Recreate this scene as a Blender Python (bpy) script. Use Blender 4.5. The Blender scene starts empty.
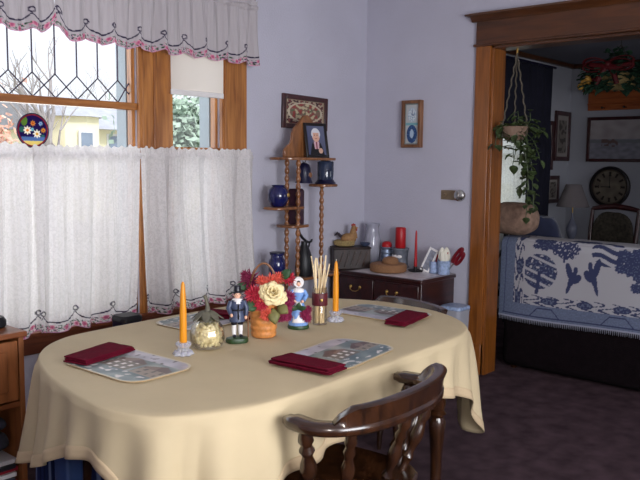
import bpy, math, random
from mathutils import Vector, Matrix, noise
PI = math.pi
S = bpy.context.scene
C = S.collection
R = math.radians
rnd = random.Random(7)

# ------------------------------------------------------------------ helpers
def lin(c):
    o = []
    for x in c[:3]:
        x = x / 255.0
        o.append(x / 12.92 if x <= .04045 else ((x + .055) / 1.055) ** 2.4)
    return (o[0], o[1], o[2], 1.0)

def mix3(a, b, t):
    t = max(0, min(1, t))
    return tuple(a[i] * (1 - t) + b[i] * t for i in range(3))

def nz(x, y, z=0.0):
    return noise.noise(Vector((x, y, z)))

def newmat(name):
    m = bpy.data.materials.new(name); m.use_nodes = True
    nt = m.node_tree; nt.nodes.clear()
    out = nt.nodes.new('ShaderNodeOutputMaterial')
    return m, nt, out

def mat(name, rgb, rough=.6, metal=0., var=.12, scale=20., bump=0., bscale=60., spec=.5, stretch=None, trans=0., ior=1.45, coat=0., sheen=0.):
    m, nt, out = newmat(name)
    b = nt.nodes.new('ShaderNodeBsdfPrincipled')
    nt.links.new(b.outputs[0], out.inputs[0])
    tc = nt.nodes.new('ShaderNodeTexCoord')
    mp = nt.nodes.new('ShaderNodeMapping'); nt.links.new(tc.outputs['Object'], mp.inputs[0])
    if stretch: mp.inputs['Scale'].default_value = stretch
    n = nt.nodes.new('ShaderNodeTexNoise'); n.inputs['Scale'].default_value = scale; n.inputs['Detail'].default_value = 4
    nt.links.new(mp.outputs[0], n.inputs['Vector'])
    r = nt.nodes.new('ShaderNodeValToRGB')
    c = lin(rgb)
    r.color_ramp.elements[0].position = .3; r.color_ramp.elements[1].position = .7
    r.color_ramp.elements[0].color = tuple(x * (1 - var) for x in c[:3]) + (1,)
    r.color_ramp.elements[1].color = tuple(min(1, x * (1 + var)) for x in c[:3]) + (1,)
    nt.links.new(n.outputs['Fac'], r.inputs[0]); nt.links.new(r.outputs[0], b.inputs['Base Color'])
    b.inputs['Roughness'].default_value = rough; b.inputs['Metallic'].default_value = metal
    b.inputs['Specular IOR Level'].default_value = spec
    b.inputs['Transmission Weight'].default_value = trans; b.inputs['IOR'].default_value = ior
    b.inputs['Coat Weight'].default_value = coat
    b.inputs['Sheen Weight'].default_value = sheen
    if bump:
        n2 = nt.nodes.new('ShaderNodeTexNoise'); n2.inputs['Scale'].default_value = bscale; n2.inputs['Detail'].default_value = 3
        nt.links.new(mp.outputs[0], n2.inputs['Vector'])
        bp = nt.nodes.new('ShaderNodeBump'); bp.inputs['Strength'].default_value = bump; bp.inputs['Distance'].default_value = .01
        nt.links.new(n2.outputs['Fac'], bp.inputs['Height']); nt.links.new(bp.outputs[0], b.inputs['Normal'])
    return m

def woodmat(name, dark, light, rough=.4, stretch=(1, 1, 12), scale=5., coat=0.):
    m, nt, out = newmat(name)
    b = nt.nodes.new('ShaderNodeBsdfPrincipled'); nt.links.new(b.outputs[0], out.inputs[0])
    tc = nt.nodes.new('ShaderNodeTexCoord'); mp = nt.nodes.new('ShaderNodeMapping')
    mp.inputs['Scale'].default_value = stretch; nt.links.new(tc.outputs['Object'], mp.inputs[0])
    n = nt.nodes.new('ShaderNodeTexNoise'); n.inputs['Scale'].default_value = scale; n.inputs['Detail'].default_value = 6
    n.inputs['Distortion'].default_value = .8
    nt.links.new(mp.outputs[0], n.inputs['Vector'])
    r = nt.nodes.new('ShaderNodeValToRGB'); r.color_ramp.elements[0].position = .32; r.color_ramp.elements[1].position = .68
    r.color_ramp.elements[0].color = lin(dark); r.color_ramp.elements[1].color = lin(light)
    nt.links.new(n.outputs['Fac'], r.inputs[0]); nt.links.new(r.outputs[0], b.inputs['Base Color'])
    b.inputs['Roughness'].default_value = rough; b.inputs['Coat Weight'].default_value = coat; b.inputs['Coat Roughness'].default_value = .15
    return m

def paintmat(name, rough=.8, bump=.15, bscale=300., transl=0., lace=0., spec=.3, thin=0.):
    """surface pattern read from the colour attribute 'Col'"""
    m, nt, out = newmat(name)
    b = nt.nodes.new('ShaderNodeBsdfPrincipled')
    a = nt.nodes.new('ShaderNodeVertexColor'); a.layer_name = 'Col'
    nt.links.new(a.outputs[0], b.inputs['Base Color'])
    b.inputs['Roughness'].default_value = rough; b.inputs['Specular IOR Level'].default_value = spec
    tc = nt.nodes.new('ShaderNodeTexCoord')
    n2 = nt.nodes.new('ShaderNodeTexNoise'); n2.inputs['Scale'].default_value = bscale; nt.links.new(tc.outputs['Object'], n2.inputs['Vector'])
    bp = nt.nodes.new('ShaderNodeBump'); bp.inputs['Strength'].default_value = bump; bp.inputs['Distance'].default_value = .004
    nt.links.new(n2.outputs['Fac'], bp.inputs['Height']); nt.links.new(bp.outputs[0], b.inputs['Normal'])
    res = b.outputs[0]
    if transl:
        t = nt.nodes.new('ShaderNodeBsdfTranslucent'); nt.links.new(a.outputs[0], t.inputs[0])
        mx = nt.nodes.new('ShaderNodeMixShader'); mx.inputs[0].default_value = transl
        nt.links.new(res, mx.inputs[1]); nt.links.new(t.outputs[0], mx.inputs[2]); res = mx.outputs[0]
    if lace:
        tr = nt.nodes.new('ShaderNodeBsdfTransparent')
        n = nt.nodes.new('ShaderNodeTexNoise'); n.inputs['Scale'].default_value = 55; n.inputs['Detail'].default_value = 1.5; n.inputs['Distortion'].default_value = 1.5
        nt.links.new(tc.outputs['Object'], n.inputs['Vector'])
        r = nt.nodes.new('ShaderNodeMapRange'); r.inputs['From Min'].default_value = .45; r.inputs['From Max'].default_value = .6
        r.inputs['To Min'].default_value = thin; r.inputs['To Max'].default_value = thin + lace
        nt.links.new(n.outputs['Fac'], r.inputs['Value'])
        mx = nt.nodes.new('ShaderNodeMixShader'); nt.links.new(r.outputs[0], mx.inputs[0])
        nt.links.new(res, mx.inputs[1]); nt.links.new(tr.outputs[0], mx.inputs[2]); res = mx.outputs[0]
    nt.links.new(res, out.inputs[0])
    return m

def glassmat(name, tint=(255, 255, 255), refl=.08, rough=.02, body=0., bodyrgb=(255, 255, 255)):
    """thin clear glass: lets light through, reflects at grazing angles, optional milky body"""
    m, nt, out = newmat(name)
    tr = nt.nodes.new('ShaderNodeBsdfTransparent'); tr.inputs[0].default_value = lin(tint)
    g = nt.nodes.new('ShaderNodeBsdfGlossy'); g.inputs['Roughness'].default_value = rough
    fr = nt.nodes.new('ShaderNodeLayerWeight'); fr.inputs[0].default_value = .25
    mr = nt.nodes.new('ShaderNodeMapRange'); mr.inputs['To Min'].default_value = refl * .5; mr.inputs['To Max'].default_value = min(1, refl * 6)
    nt.links.new(fr.outputs['Fresnel'], mr.inputs['Value'])
    mx = nt.nodes.new('ShaderNodeMixShader'); nt.links.new(mr.outputs[0], mx.inputs[0])
    nt.links.new(tr.outputs[0], mx.inputs[1]); nt.links.new(g.outputs[0], mx.inputs[2])
    res = mx.outputs[0]
    if body:
        d = nt.nodes.new('ShaderNodeBsdfDiffuse'); d.inputs[0].default_value = lin(bodyrgb)
        m2 = nt.nodes.new('ShaderNodeMixShader'); m2.inputs[0].default_value = body
        nt.links.new(res, m2.inputs[1]); nt.links.new(d.outputs[0], m2.inputs[2]); res = m2.outputs[0]
    nt.links.new(res, out.inputs[0])
    return m

class MB:
    def __init__(s): s.v = []; s.f = []; s.c = []; s.hasc = False
    def add(s, vs, fs, cs=None):
        o = len(s.v); s.v += [tuple(x) for x in vs]; s.f += [tuple(i + o for i in f) for f in fs]
        if cs is None: s.c += [(1, 1, 1, 1)] * len(vs)
        else: s.c += cs; s.hasc = True
        return s
    def box(s, c, d, rz=0., M=None):
        x, y, z = d[0] / 2, d[1] / 2, d[2] / 2
        vs = [Vector((a * x, b * y, e * z)) for a in (-1, 1) for b in (-1, 1) for e in (-1, 1)]
        m = M if M is not None else Matrix.Rotation(rz, 3, 'Z')
        vs = [m @ p + Vector(c) for p in vs]
        return s.add(vs, [(0, 1, 3, 2), (4, 6, 7, 5), (0, 4, 5, 1), (2, 3, 7, 6), (0, 2, 6, 4), (1, 5, 7, 3)])
    def bb(s, x0, x1, y0, y1, z0, z1):
        return s.box(((x0 + x1) / 2, (y0 + y1) / 2, (z0 + z1) / 2), (abs(x1 - x0), abs(y1 - y0), abs(z1 - z0)))
    def lathe(s, prof, c=(0, 0, 0), seg=24, M=None, sx=1., sy=1., rad=None):
        vs = []; fs = []; n = len(prof)
        m = M if M is not None else Matrix.Identity(3)
        for (r, z) in prof:
            for k in range(seg):
                a = 2 * PI * k / seg
                rr = r * (rad(a, z) if rad else 1)
                vs.append(m @ Vector((rr * math.cos(a) * sx, rr * math.sin(a) * sy, z)) + Vector(c))
        for i in range(n - 1):
            for k in range(seg):
                k2 = (k + 1) % seg
                fs.append((i * seg + k, i * seg + k2, (i + 1) * seg + k2, (i + 1) * seg + k))
        if prof[0][0] > 1e-5: fs.append(tuple(range(seg - 1, -1, -1)))
        if prof[-1][0] > 1e-5: fs.append(tuple((n - 1) * seg + k for k in range(seg)))
        return s.add(vs, fs)
    def tube(s, pts, r, seg=8, cap=True):
        pts = [Vector(p) for p in pts]; n = len(pts)
        rs = r if isinstance(r, (list, tuple)) else [r] * n
        vs = []; fs = []; prev = None
        for i, p in enumerate(pts):
            t = (pts[min(i + 1, n - 1)] - pts[max(i - 1, 0)]).normalized()
            if prev is None:
                h = Vector((0, 0, 1)) if abs(t.z) < .9 else Vector((1, 0, 0))
                a = t.cross(h).normalized()
            else:
                a = (prev - t * prev.dot(t)).normalized()
            prev = a; b = t.cross(a)
            for k in range(seg):
                g = 2 * PI * k / seg
                vs.append(p + (a * math.cos(g) + b * math.sin(g)) * rs[i])
        for i in range(n - 1):
            for k in range(seg):
                k2 = (k + 1) % seg
                fs.append((i * seg + k, i * seg + k2, (i + 1) * seg + k2, (i + 1) * seg + k))
        if cap:
            fs.append(tuple(range(seg - 1, -1, -1))); fs.append(tuple((n - 1) * seg + k for k in range(seg)))
        return s.add(vs, fs)
    def ball(s, c, r, seg=14, rings=9, M=None):
        if not isinstance(r, (tuple, list)): r = (r, r, r)
        m = M if M is not None else Matrix.Identity(3)
        vs = [m @ Vector((0, 0, -r[2])) + Vector(c)]
        for i in range(1, rings):
            th = PI * i / rings
            for k in range(seg):
                a = 2 * PI * k / seg
                vs.append(m @ Vector((r[0] * math.sin(th) * math.cos(a), r[1] * math.sin(th) * math.sin(a), -r[2] * math.cos(th))) + Vector(c))
        vs.append(m @ Vector((0, 0, r[2])) + Vector(c))
        fs = [(0, 1 + (k + 1) % seg, 1 + k) for k in range(seg)]
        for i in range(rings - 2):
            for k in range(seg):
                k2 = (k + 1) % seg; o = 1 + i * seg
                fs.append((o + k, o + k2, o + seg + k2, o + seg + k))
        o = 1 + (rings - 2) * seg
        fs += [(o + k, o + (k + 1) % seg, len(vs) - 1) for k in range(seg)]
        return s.add(vs, fs)
    def prism(s, poly, h0, h1, M=None, c=(0, 0, 0)):
        """poly: 2-D points, extruded along local z from h0 to h1"""
        m = M if M is not None else Matrix.Identity(3); n = len(poly)
        vs = [m @ Vector((x, y, h0)) + Vector(c) for x, y in poly] + [m @ Vector((x, y, h1)) + Vector(c) for x, y in poly]
        fs = [tuple(range(n - 1, -1, -1)), tuple(range(n, 2 * n))] + [(k, (k + 1) % n, n + (k + 1) % n, n + k) for k in range(n)]
        return s.add(vs, fs)
    def grid(s, fn, nu, nv, col=None, closed=False):
        vs = []; cs = []
        for j in range(nv + 1):
            for i in range(nu + 1):
                u, v = i / nu, j / nv
                vs.append(fn(u, v))
                if col: cs.append(lin(col(u, v)))
        fs = [(j * (nu + 1) + i, j * (nu + 1) + i + 1, (j + 1) * (nu + 1) + i + 1, (j + 1) * (nu + 1) + i) for j in range(nv) for i in range(nu)]
        return s.add(vs, fs, cs if col else None)
    def sweep(s, pts, sec, up=Vector((0, 0, 1))):
        """sec(i) gives 2-D section points (side, up) at path point i"""
        pts = [Vector(p) for p in pts]; n = len(pts); vs = []; fs = []; m = None
        for i, p in enumerate(pts):
            t = (pts[min(i + 1, n - 1)] - pts[max(i - 1, 0)]).normalized()
            a = t.cross(up).normalized(); q = sec(i); m = len(q)
            vs += [p + a * x + up * y for x, y in q]
        for i in range(n - 1):
            for k in range(m):
                k2 = (k + 1) % m
                fs.append((i * m + k, (i + 1) * m + k, (i + 1) * m + k2, i * m + k2))
        fs.append(tuple(range(m))); fs.append(tuple((n - 1) * m + k for k in range(m - 1, -1, -1)))
        return s.add(vs, fs)
    def build(s, name, m, parent=None, loc=None, rz=0., bevel=0., smooth=True, angle=40, solid=0., bseg=2):
        me = bpy.data.meshes.new(name); me.from_pydata(s.v, [], s.f); me.update()
        if s.hasc:
            at = me.color_attributes.new('Col', 'FLOAT_COLOR', 'POINT')
            flat = [x for c in s.c for x in c]; at.data.foreach_set('color', flat)
        me.materials.append(m)
        if smooth:
            me.shade_smooth(); me.set_sharp_from_angle(angle=R(angle))
        o = bpy.data.objects.new(name, me); C.objects.link(o)
        if parent is not None: o.parent = parent
        if loc is not None: o.location = loc
        if rz: o.rotation_euler = (0, 0, rz)
        if solid:
            k = o.modifiers.new('thick', 'SOLIDIFY'); k.thickness = solid; k.offset = 0
        if bevel:
            k = o.modifiers.new('bev', 'BEVEL'); k.width = bevel; k.segments = bseg; k.limit_method = 'ANGLE'; k.angle_limit = R(40)
        return o

def tag(o, label, cat, group=None, kind=None):
    o['label'] = label; o['category'] = cat
    if group: o['group'] = group
    if kind: o['kind'] = kind
    return o
def thing(name, label, cat, loc=(0, 0, 0), rz=0., group=None):
    o = bpy.data.objects.new(name, None); C.objects.link(o); o.empty_display_size = .05
    o.location = loc; o.rotation_euler = (0, 0, rz)
    return tag(o, label, cat, group)
def struct(name, mb, m, parent=None, **k):
    o = mb.build(name, m, parent, **k)
    if parent is None: o['kind'] = 'structure'
    return o
def dup(root, loc, rz, label):
    r = root.copy(); C.objects.link(r); r.location = loc; r.rotation_euler = (0, 0, rz); r['label'] = label
    for ch in list(root.children):
        c = ch.copy(); C.objects.link(c); c.parent = r
        for g in list(ch.children):
            d = g.copy(); C.objects.link(d); d.parent = c
    return r
def rotM(axis, a): return Matrix.Rotation(a, 3, axis)
def rounded(w, h, r, n=6):
    p = []
    for cx, cy, a0 in ((w / 2 - r, h / 2 - r, 0), (-w / 2 + r, h / 2 - r, 90), (-w / 2 + r, -h / 2 + r, 180), (w / 2 - r, -h / 2 + r, 270)):
        for k in range(n + 1):
            a = R(a0 + 90 * k / n); p.append((cx + r * math.cos(a), cy + r * math.sin(a)))
    return p
def catmull(P, per):
    out = []; n = len(P)
    for i in range(n):
        p0, p1, p2, p3 = [P[(i + k - 1) % n] for k in range(4)]
        for j in range(per):
            t = j / per
            out.append(tuple(.5 * (2 * p1[d] + (p2[d] - p0[d]) * t + (2 * p0[d] - 5 * p1[d] + 4 * p2[d] - p3[d]) * t * t + (3 * p1[d] - p0[d] - 3 * p2[d] + p3[d]) * t ** 3) for d in range(len(p1))))
    return out

# ------------------------------------------------------------------ materials
M_wall = mat('lavender_wall', (188, 186, 199), .85, var=.03, scale=3, bump=.25, bscale=90)
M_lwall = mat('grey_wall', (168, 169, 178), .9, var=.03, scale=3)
M_ceil = mat('ceiling_white', (225, 222, 226), .9, var=.02)
M_carpet = mat('carpet', (84, 66, 72), .98, var=.35, scale=9, bump=1., bscale=500, spec=.1)
M_oak = woodmat('golden_oak', (128, 74, 30), (184, 122, 62), .38, (14, 14, 1.2), 2.2, .2)
M_oakh = woodmat('golden_oak_horizontal', (122, 70, 30), (178, 116, 58), .38, (1.2, 14, 14), 2.2, .2)
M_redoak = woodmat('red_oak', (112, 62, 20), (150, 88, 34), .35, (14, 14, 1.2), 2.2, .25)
M_redoakh_dim = woodmat('red_oak_horizontal_dimmed', (62, 33, 13), (88, 49, 22), .35, (14, 1.2, 14), 2.2, .25)  # darkened copy of the red oak; flash falloff on the header put into colour
M_trimdark = woodmat('dark_trim', (84, 40, 22), (120, 62, 34), .45, (1.2, 14, 14), 2.2)
M_cab = woodmat('cabinet_oak', (112, 62, 30), (150, 90, 48), .45, (10, 10, 1), 3)
M_cabh = woodmat('cabinet_top', (108, 58, 30), (142, 82, 44), .4, (1, 10, 10), 3)
M_chair = woodmat('dark_chair_wood', (30, 15, 7), (60, 33, 15), .24, (9, 9, 1.5), 3, .5)
M_maho = woodmat('mahogany', (34, 12, 12), (58, 22, 20), .3, (1.2, 12, 12), 2.5, .3)
M_spin = woodmat('spindle_oak', (104, 62, 34), (152, 100, 60), .28, (8, 8, 2), 4, .5)
M_black = mat('black_iron', (20, 20, 24), .45, var=.1)
M_navy = mat('navy_glaze', (22, 26, 78), .12, var=.15, coat=.6)
M_navydark = mat('navy_dark', (24, 24, 52), .3, var=.2)
M_burg = mat('burgundy_cloth', (92, 14, 34), .95, var=.15, scale=40, bump=.5, bscale=500, spec=.1)
M_cloth = mat('cream_tablecloth', (190, 172, 138), .75, var=.03, scale=8, bump=.25, bscale=700)
M_clothhem = mat('cream_hem', (188, 165, 132), .75, var=.03, scale=8, bump=.25, bscale=700)
M_wax = mat('amber_wax', (216, 138, 16), .4, var=.04, scale=10)
M_redwax = mat('red_wax', (170, 22, 30), .4, var=.05, scale=10)
M_crystal = glassmat('crystal', (250, 250, 255), .2, .03, .22, (255, 255, 255))
M_glass = glassmat('clear_glass', (253, 251, 246), .10, .02)
M_pane = glassmat('window_glass', (252, 253, 253), .03, .01)
M_vaseglass = glassmat('frosted_glass', (240, 240, 246), .12, .1, .35, (215, 215, 225))
M_lead = mat('lead_came', (58, 48, 70), .45, .4, var=.1)
M_storm = mat('storm_frame', (140, 150, 158), .5, var=.03)
M_shade = paintmat('shade_cloth', .9, .05, 300, transl=.14)
M_lace = paintmat('lace_curtain', .9, .2, 400, transl=.22, lace=.12, thin=.01)
M_val = paintmat('valance_cloth', .9, .2, 400, transl=.07)
M_sheer = paintmat('sheer_curtain', .9, .1, 300, transl=.6, lace=.2, thin=.05)
M_paint = paintmat('painted_surface', .55, .0)
M_print = paintmat('printed_mat', .35, .05, 300, spec=.5)
M_throw = paintmat('woven_throw', .95, .5, 420, spec=.1)
M_porc = mat('painted_ceramic_white', (226, 222, 220), .3, var=.03)
M_skin = mat('painted_skin', (228, 178, 150), .4, var=.03)
M_slate = mat('painted_slate_blue', (62, 70, 94), .35, var=.2, scale=60)
M_lblue = mat('painted_light_blue', (116, 152, 206), .35, var=.15, scale=60)
M_pblack = mat('painted_black', (22, 20, 30), .3, var=.1)
M_pgreen = mat('painted_green', (42, 66, 36), .4, var=.25, scale=80)
M_brass = mat('brass', (184, 150, 84), .3, .9, var=.1)
M_plate = mat('switch_plate_metal', (150, 132, 108), .4, .6, var=.1)
M_silver = mat('silver_metal', (190, 190, 186), .22, .9, var=.05)
M_sofa = mat('sofa_fabric', (16, 9, 12), .98, var=.35, scale=26, bump=.4, bscale=200, spec=.15)

WORLD, PFILL, PDAY, PLIV, PFLASH, EXPO = 1.25, 142, 52, 21, 62, 0.13
# ------------------------------------------------------------------ room shell
XB, YA = 4.717, 3.678            # doorway wall face, window wall face
CE, LC = 2.75, 2.62
WX0, WX1, WX2, WX3 = 0.75, 2.60, 2.84, 3.22     # the two window openings
SZ, HZ = 0.60, 2.38
struct('floor', MB().bb(-1.2, 8.8, -1.8, 3.9, -.06, 0), M_carpet, smooth=False)
struct('ceiling', MB().bb(-1.2, 4.867, -1.8, 3.95, CE, CE + .08), M_ceil, smooth=False)
m = MB()
m.bb(-1.2, WX0, YA, YA + .16, 0, CE); m.bb(WX0, XB, YA, YA + .16, 0, SZ); m.bb(WX0, XB + .1, YA, YA + .16, HZ, CE)
m.bb(WX1, WX2, YA, YA + .16, SZ, HZ); m.bb(WX3, XB + .1, YA, YA + .16, SZ, HZ); m.bb(XB, XB + .1, YA, YA + .16, 0, SZ)
struct('wall_left', m, M_wall, smooth=False)
DY0, DY1, DZ = 0.75, 2.60, 2.285
m = MB(); m.bb(XB, XB + .15, DY1, YA, 0, CE); m.bb(XB, XB + .15, DY0, DY1, DZ, CE); m.bb(XB, XB + .15, -1.8, DY0, 0, CE)
struct('wall_right', m, M_wall, smooth=False)
struct('wall_back', MB().bb(-1.3, -1.2, -1.8, 3.9, 0, CE), M_wall, smooth=False)
m = MB(); m.bb(-1.2, .1, -1.8, -1.65, 0, CE); m.bb(2.3, XB, -1.8, -1.65, 0, CE); m.bb(.1, 2.3, -1.8, -1.65, 0, .7); m.bb(.1, 2.3, -1.8, -1.65, 2.3, CE)
struct('wall_front', m, M_wall, smooth=False)
# baseboards
struct('baseboard_right', MB().bb(XB - .02, XB, DY1 + .11, YA, 0, .18), M_redoakh_dim, bevel=.004)
struct('baseboard_left', MB().bb(-1.2, XB - .02, YA - .02, YA, 0, .18), M_trimdark, bevel=.004)
# cased opening
t = bpy.data.objects.new('door_1', None); C.objects.link(t); t['kind'] = 'structure'
for y0, y1 in ((DY1, DY1 + .112), (DY0 - .112, DY0)):
    m = MB(); m.bb(XB - .024, XB, y0, y1, 0, DZ); m.bb(XB - .03, XB, y0, y1, 0, .22)
    m.build('casing', M_redoak, t, bevel=.004)
    MB().bb(XB + .15, XB + .174, y0, y1, 0, DZ).build('casing', M_redoak, t, bevel=.004)
MB().bb(XB - .005, XB + .155, DY1 - .022, DY1, 0, DZ).build('jamb', M_redoak, t, bevel=.003)
MB().bb(XB - .005, XB + .155, DY0, DY0 + .022, 0, DZ).build('jamb', M_redoak, t, bevel=.003)
MB().bb(XB - .005, XB + .155, DY0, DY1, DZ - .022, DZ).build('head_jamb', M_redoakh_dim, t, bevel=.003)
MB().bb(XB - .026, XB, DY0 - .112, DY1 + .112, DZ + .012, DZ + .165).build('header_board', M_redoakh_dim, t, bevel=.003)
MB().bb(XB - .038, XB, DY0 - .13, DY1 + .128, DZ - .004, DZ + .014).build('bead', M_redoakh_dim, t, bevel=.005)
m = MB()
prof = [(0, 0), (.026, 0), (.032, .012), (.05, .03), (.062, .04), (.066, .052), (0, .052)]
pts = [(XB, DY0 - .15, DZ + .165), (XB, DY1 + .15, DZ + .165)]
m.sweep(pts, lambda i: [(-x, y) for x, y in prof][::-1])
m.build('crown', M_redoakh_dim, t, angle=30)
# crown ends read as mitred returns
MB().bb(XB - .06, XB, DY1 + .112, DY1 + .19, DZ + .204, DZ + .217).build('crown_return', M_redoakh_dim, t, bevel=.004)

# window casings (setting)
def trim(n, mb, m, **k): return struct('trim_%d' % n, mb, m, **k)
m = MB(); m.bb(WX3, WX3 + .215, YA - .024, YA, SZ - .02, HZ); m.bb(WX3 + .02, WX3 + .035, YA - .032, YA, SZ, HZ)
trim(1, m, M_oak, bevel=.003)
m = MB(); m.bb(WX1, WX2, YA - .022, YA, SZ - .02, HZ); m.bb(2.70, 2.725, YA - .03, YA, SZ, HZ); m.bb(2.622, 2.634, YA - .027, YA, SZ, HZ)
trim(2, m, M_oak, bevel=.003)
m = MB(); m.bb(.5, WX3 + .235, YA - .026, YA, HZ, HZ + .13); m.bb(.5, WX3 + .26, YA - .04, YA, HZ - .006, HZ + .012)
trim(3, m, M_oakh, bevel=.003)
m = MB(); m.bb(.45, WX3 + .29, YA - .075, YA, HZ + .15, HZ + .172); m.bb(.47, WX3 + .27, YA - .05, YA, HZ + .13, HZ + .15)
trim(4, m, M_redoakh_dim, bevel=.006)
m = MB(); m.bb(.5, WX3 + .25, YA - .022, YA, .482, SZ - .025); m.bb(.45, WX3 + .29, YA - .05, YA + .03, SZ - .025, SZ)
trim(5, m, M_trimdark, bevel=.004)

def window(name, x0, x1, sash_z, leaded):
    w = bpy.data.objects.new(name, None); C.objects.link(w); w['kind'] = 'structure'
    fy0, fy1 = YA + .015, YA + .06
    m = MB(); m.bb(x0, x0 + .022, fy0, fy1, SZ, HZ); m.bb(x1 - .022, x1, fy0, fy1, SZ, HZ); m.bb(x0, x1, fy0, fy1, SZ, SZ + .05); m.bb(x0, x1, fy0, fy1, HZ - .04, HZ)
    m.build('sash_frame', M_oak, w, bevel=.003)
    MB().bb(x0, x1, YA - .004, fy1, sash_z - .02, sash_z + .02).build('meeting_rail', M_oakh, w, bevel=.003)
    MB().bb(x0 + .01, x1 - .01, YA + .036, YA + .04, SZ + .04, sash_z - .01).build('pane', M_pane, w, smooth=False)
    MB().bb(x0 + .01, x1 - .01, YA + .046, YA + .05, sash_z + .01, HZ - .03).build('pane', M_pane, w, smooth=False)
    m = MB(); m.bb(x0 - .001, x0 + .02, YA + .075, YA + .17, SZ, HZ); m.bb(x1 - .02, x1 + .001, YA + .075, YA + .17, SZ, HZ); m.bb(x0, x1, YA + .075, YA + .17, HZ - .02, HZ)
    m.bb(x0, x1, YA + .075, YA + .2, SZ - .02, SZ + .02)
    m.build('storm_frame', M_storm, w, bevel=.002)
    if leaded:
        y = YA + .042; z0 = sash_z + .02; zt = sash_z + .142; sp = .1272
        x = x1 - .022; k = 0; xs = []
        x = 2.505
        m = MB()
        while x > x0 + .05:
            xs.append(x); x -= sp
        for x in xs:
            m.tube([(x, y, zt), (x, y, HZ - .03)], .0042, 6)
            m.tube([(x, y, zt), (x + sp, y, z0)], .0036, 6) if x + sp < x1 else m.tube([(x, y, zt), (x1 - .02, y, zt - (zt - z0) * (x1 - .02 - x) / sp)], .0036, 6)
            m.tube([(x, y, zt), (x - sp, y, z0)], .0036, 6)
        xr = x1 - .022; m.tube([(xr, y, zt - .01), (2.505, y, z0)], .0036, 6)
        m.build('lead_came', M_lead, w)
    return w
window('window_1', WX0, WX1, 1.792, True)
window('window_2', WX2, WX3, 1.55, False)

# living room shell beyond the opening
XL = 8.6
m = MB(); LWX0, LWX1, LWZ0, LWZ1 = 6.55, 7.55, .85, 2.3; LY = 3.71
m.bb(4.8, LWX0, LY, LY + .15, 0, LC); m.bb(LWX1, XL + .1, LY, LY + .15, 0, LC); m.bb(LWX0, LWX1, LY, LY + .15, 0, LWZ0); m.bb(LWX0, LWX1, LY, LY + .15, LWZ1, LC)
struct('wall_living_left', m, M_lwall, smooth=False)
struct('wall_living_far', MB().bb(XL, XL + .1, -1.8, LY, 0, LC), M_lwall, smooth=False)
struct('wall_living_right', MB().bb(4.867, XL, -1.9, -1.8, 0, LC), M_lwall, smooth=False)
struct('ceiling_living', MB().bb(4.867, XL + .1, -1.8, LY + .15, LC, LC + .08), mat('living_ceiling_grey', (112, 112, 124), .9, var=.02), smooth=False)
m = MB(); m.bb(4.87, XL, LY - .045, LY, LC - .05, LC); struct('trim_6', m, M_redoakh_dim, bevel=.01)
m = MB(); m.bb(XL - .045, XL, -1.8, LY - .045, LC - .05, LC); struct('trim_7', m, M_redoakh_dim, bevel=.01)
struct('baseboard_living', MB().bb(XL - .02, XL, -1.8, LY, 0, .18), M_redoakh_dim, bevel=.004)
w = bpy.data.objects.new('window_3', None); C.objects.link(w); w['kind'] = 'structure'
m = MB(); m.bb(LWX0 - .1, LWX0, LY - .02, LY, LWZ0 - .1, LWZ1 + .1); m.bb(LWX1, LWX1 + .1, LY - .02, LY, LWZ0 - .1, LWZ1 + .1); m.bb(LWX0, LWX1, LY - .02, LY, LWZ1, LWZ1 + .1); m.bb(LWX0, LWX1, LY - .02, LY, LWZ0 - .1, LWZ0)
m.build('window_frame', M_redoak, w, bevel=.003)
MB().bb(LWX0, LWX1, LY + .03, LY + .034, LWZ0, LWZ1).build('pane', M_pane, w, smooth=False)
MB().bb(LWX0, LWX1, LY + .02, LY + .05, 1.55, 1.59).build('meeting_rail', M_redoakh_dim, w)

# ------------------------------------------------------------------ outdoors (seen through the window)
M_ground = mat('winter_lawn', (176, 170, 146), .95, var=.15, scale=.6)
o = MB().bb(-30, 70, 3.95, 90, -.75, -.65).build('ground', M_ground, smooth=False); o['kind'] = 'structure'
M_siding = mat('yellow_siding', (247, 240, 206), .8, var=.04, scale=2)
M_roof = mat('grey_roof', (176, 176, 184), .85, var=.12, scale=3)
M_wtrim = mat('white_house_trim', (236, 234, 230), .7, var=.02)
M_hwin = mat('house_window_glass', (130, 142, 160), .2, var=.2, scale=2)
h = thing('house', 'pale yellow two storey house with grey roof beyond the window', 'house', (16, 25, -.65))
MB().bb(-1.6, 6, 0, 7, 0, 3.25).build('wall', M_siding, h, smooth=False)
m = MB(); m.prism([(-.5, 3.2), (7.5, 3.2), (3.5, 4.6)], -1.9, 6.3, M=Matrix(((0, 0, 1), (1, 0, 0), (0, 1, 0))))
m.build('roof', M_roof, h, smooth=False)
m = MB(); m.lathe([(.95, 0), (.95, 3.6)], (-1.3, -.3, 0), 8); m.build('tower', M_siding, h, smooth=False)
m = MB(); m.lathe([(1.15, 3.58), (.6, 3.95), (.02, 4.25)], (-1.3, -.3, 0), 8); m.build('tower_roof', M_roof, h, smooth=False)
m = MB(); m.bb(0, 3.2, -1.3, 0, 1.95, 2.1); m.build('porch_roof', M_roof, h, smooth=False)
for x in (0.1, 1.1, 2.1, 3.1): MB().bb(x - .07, x + .07, -1.2, -1.06, 0, 1.95).build('porch_post', M_wtrim, h, smooth=False)
for x, z in ((-1.3, 2.6), (.6, 2.55), (2.9, 2.55), (4.6, 2.55), (1.2, 1.0), (2.5, 1.0)):
    y = -1.26 if x == -1.3 else -.04
    f = MB().bb(x - .3, x + .3, y, y + .08, z - .5, z + .5).build('window', M_wtrim, h, smooth=False)
    MB().bb(x - .22, x + .22, y - .02, y + .02, z - .42, z + .42).build('pane', M_hwin, f, smooth=False)
M_bark = mat('bark', (168, 160, 160), .9, var=.2, scale=8)
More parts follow.
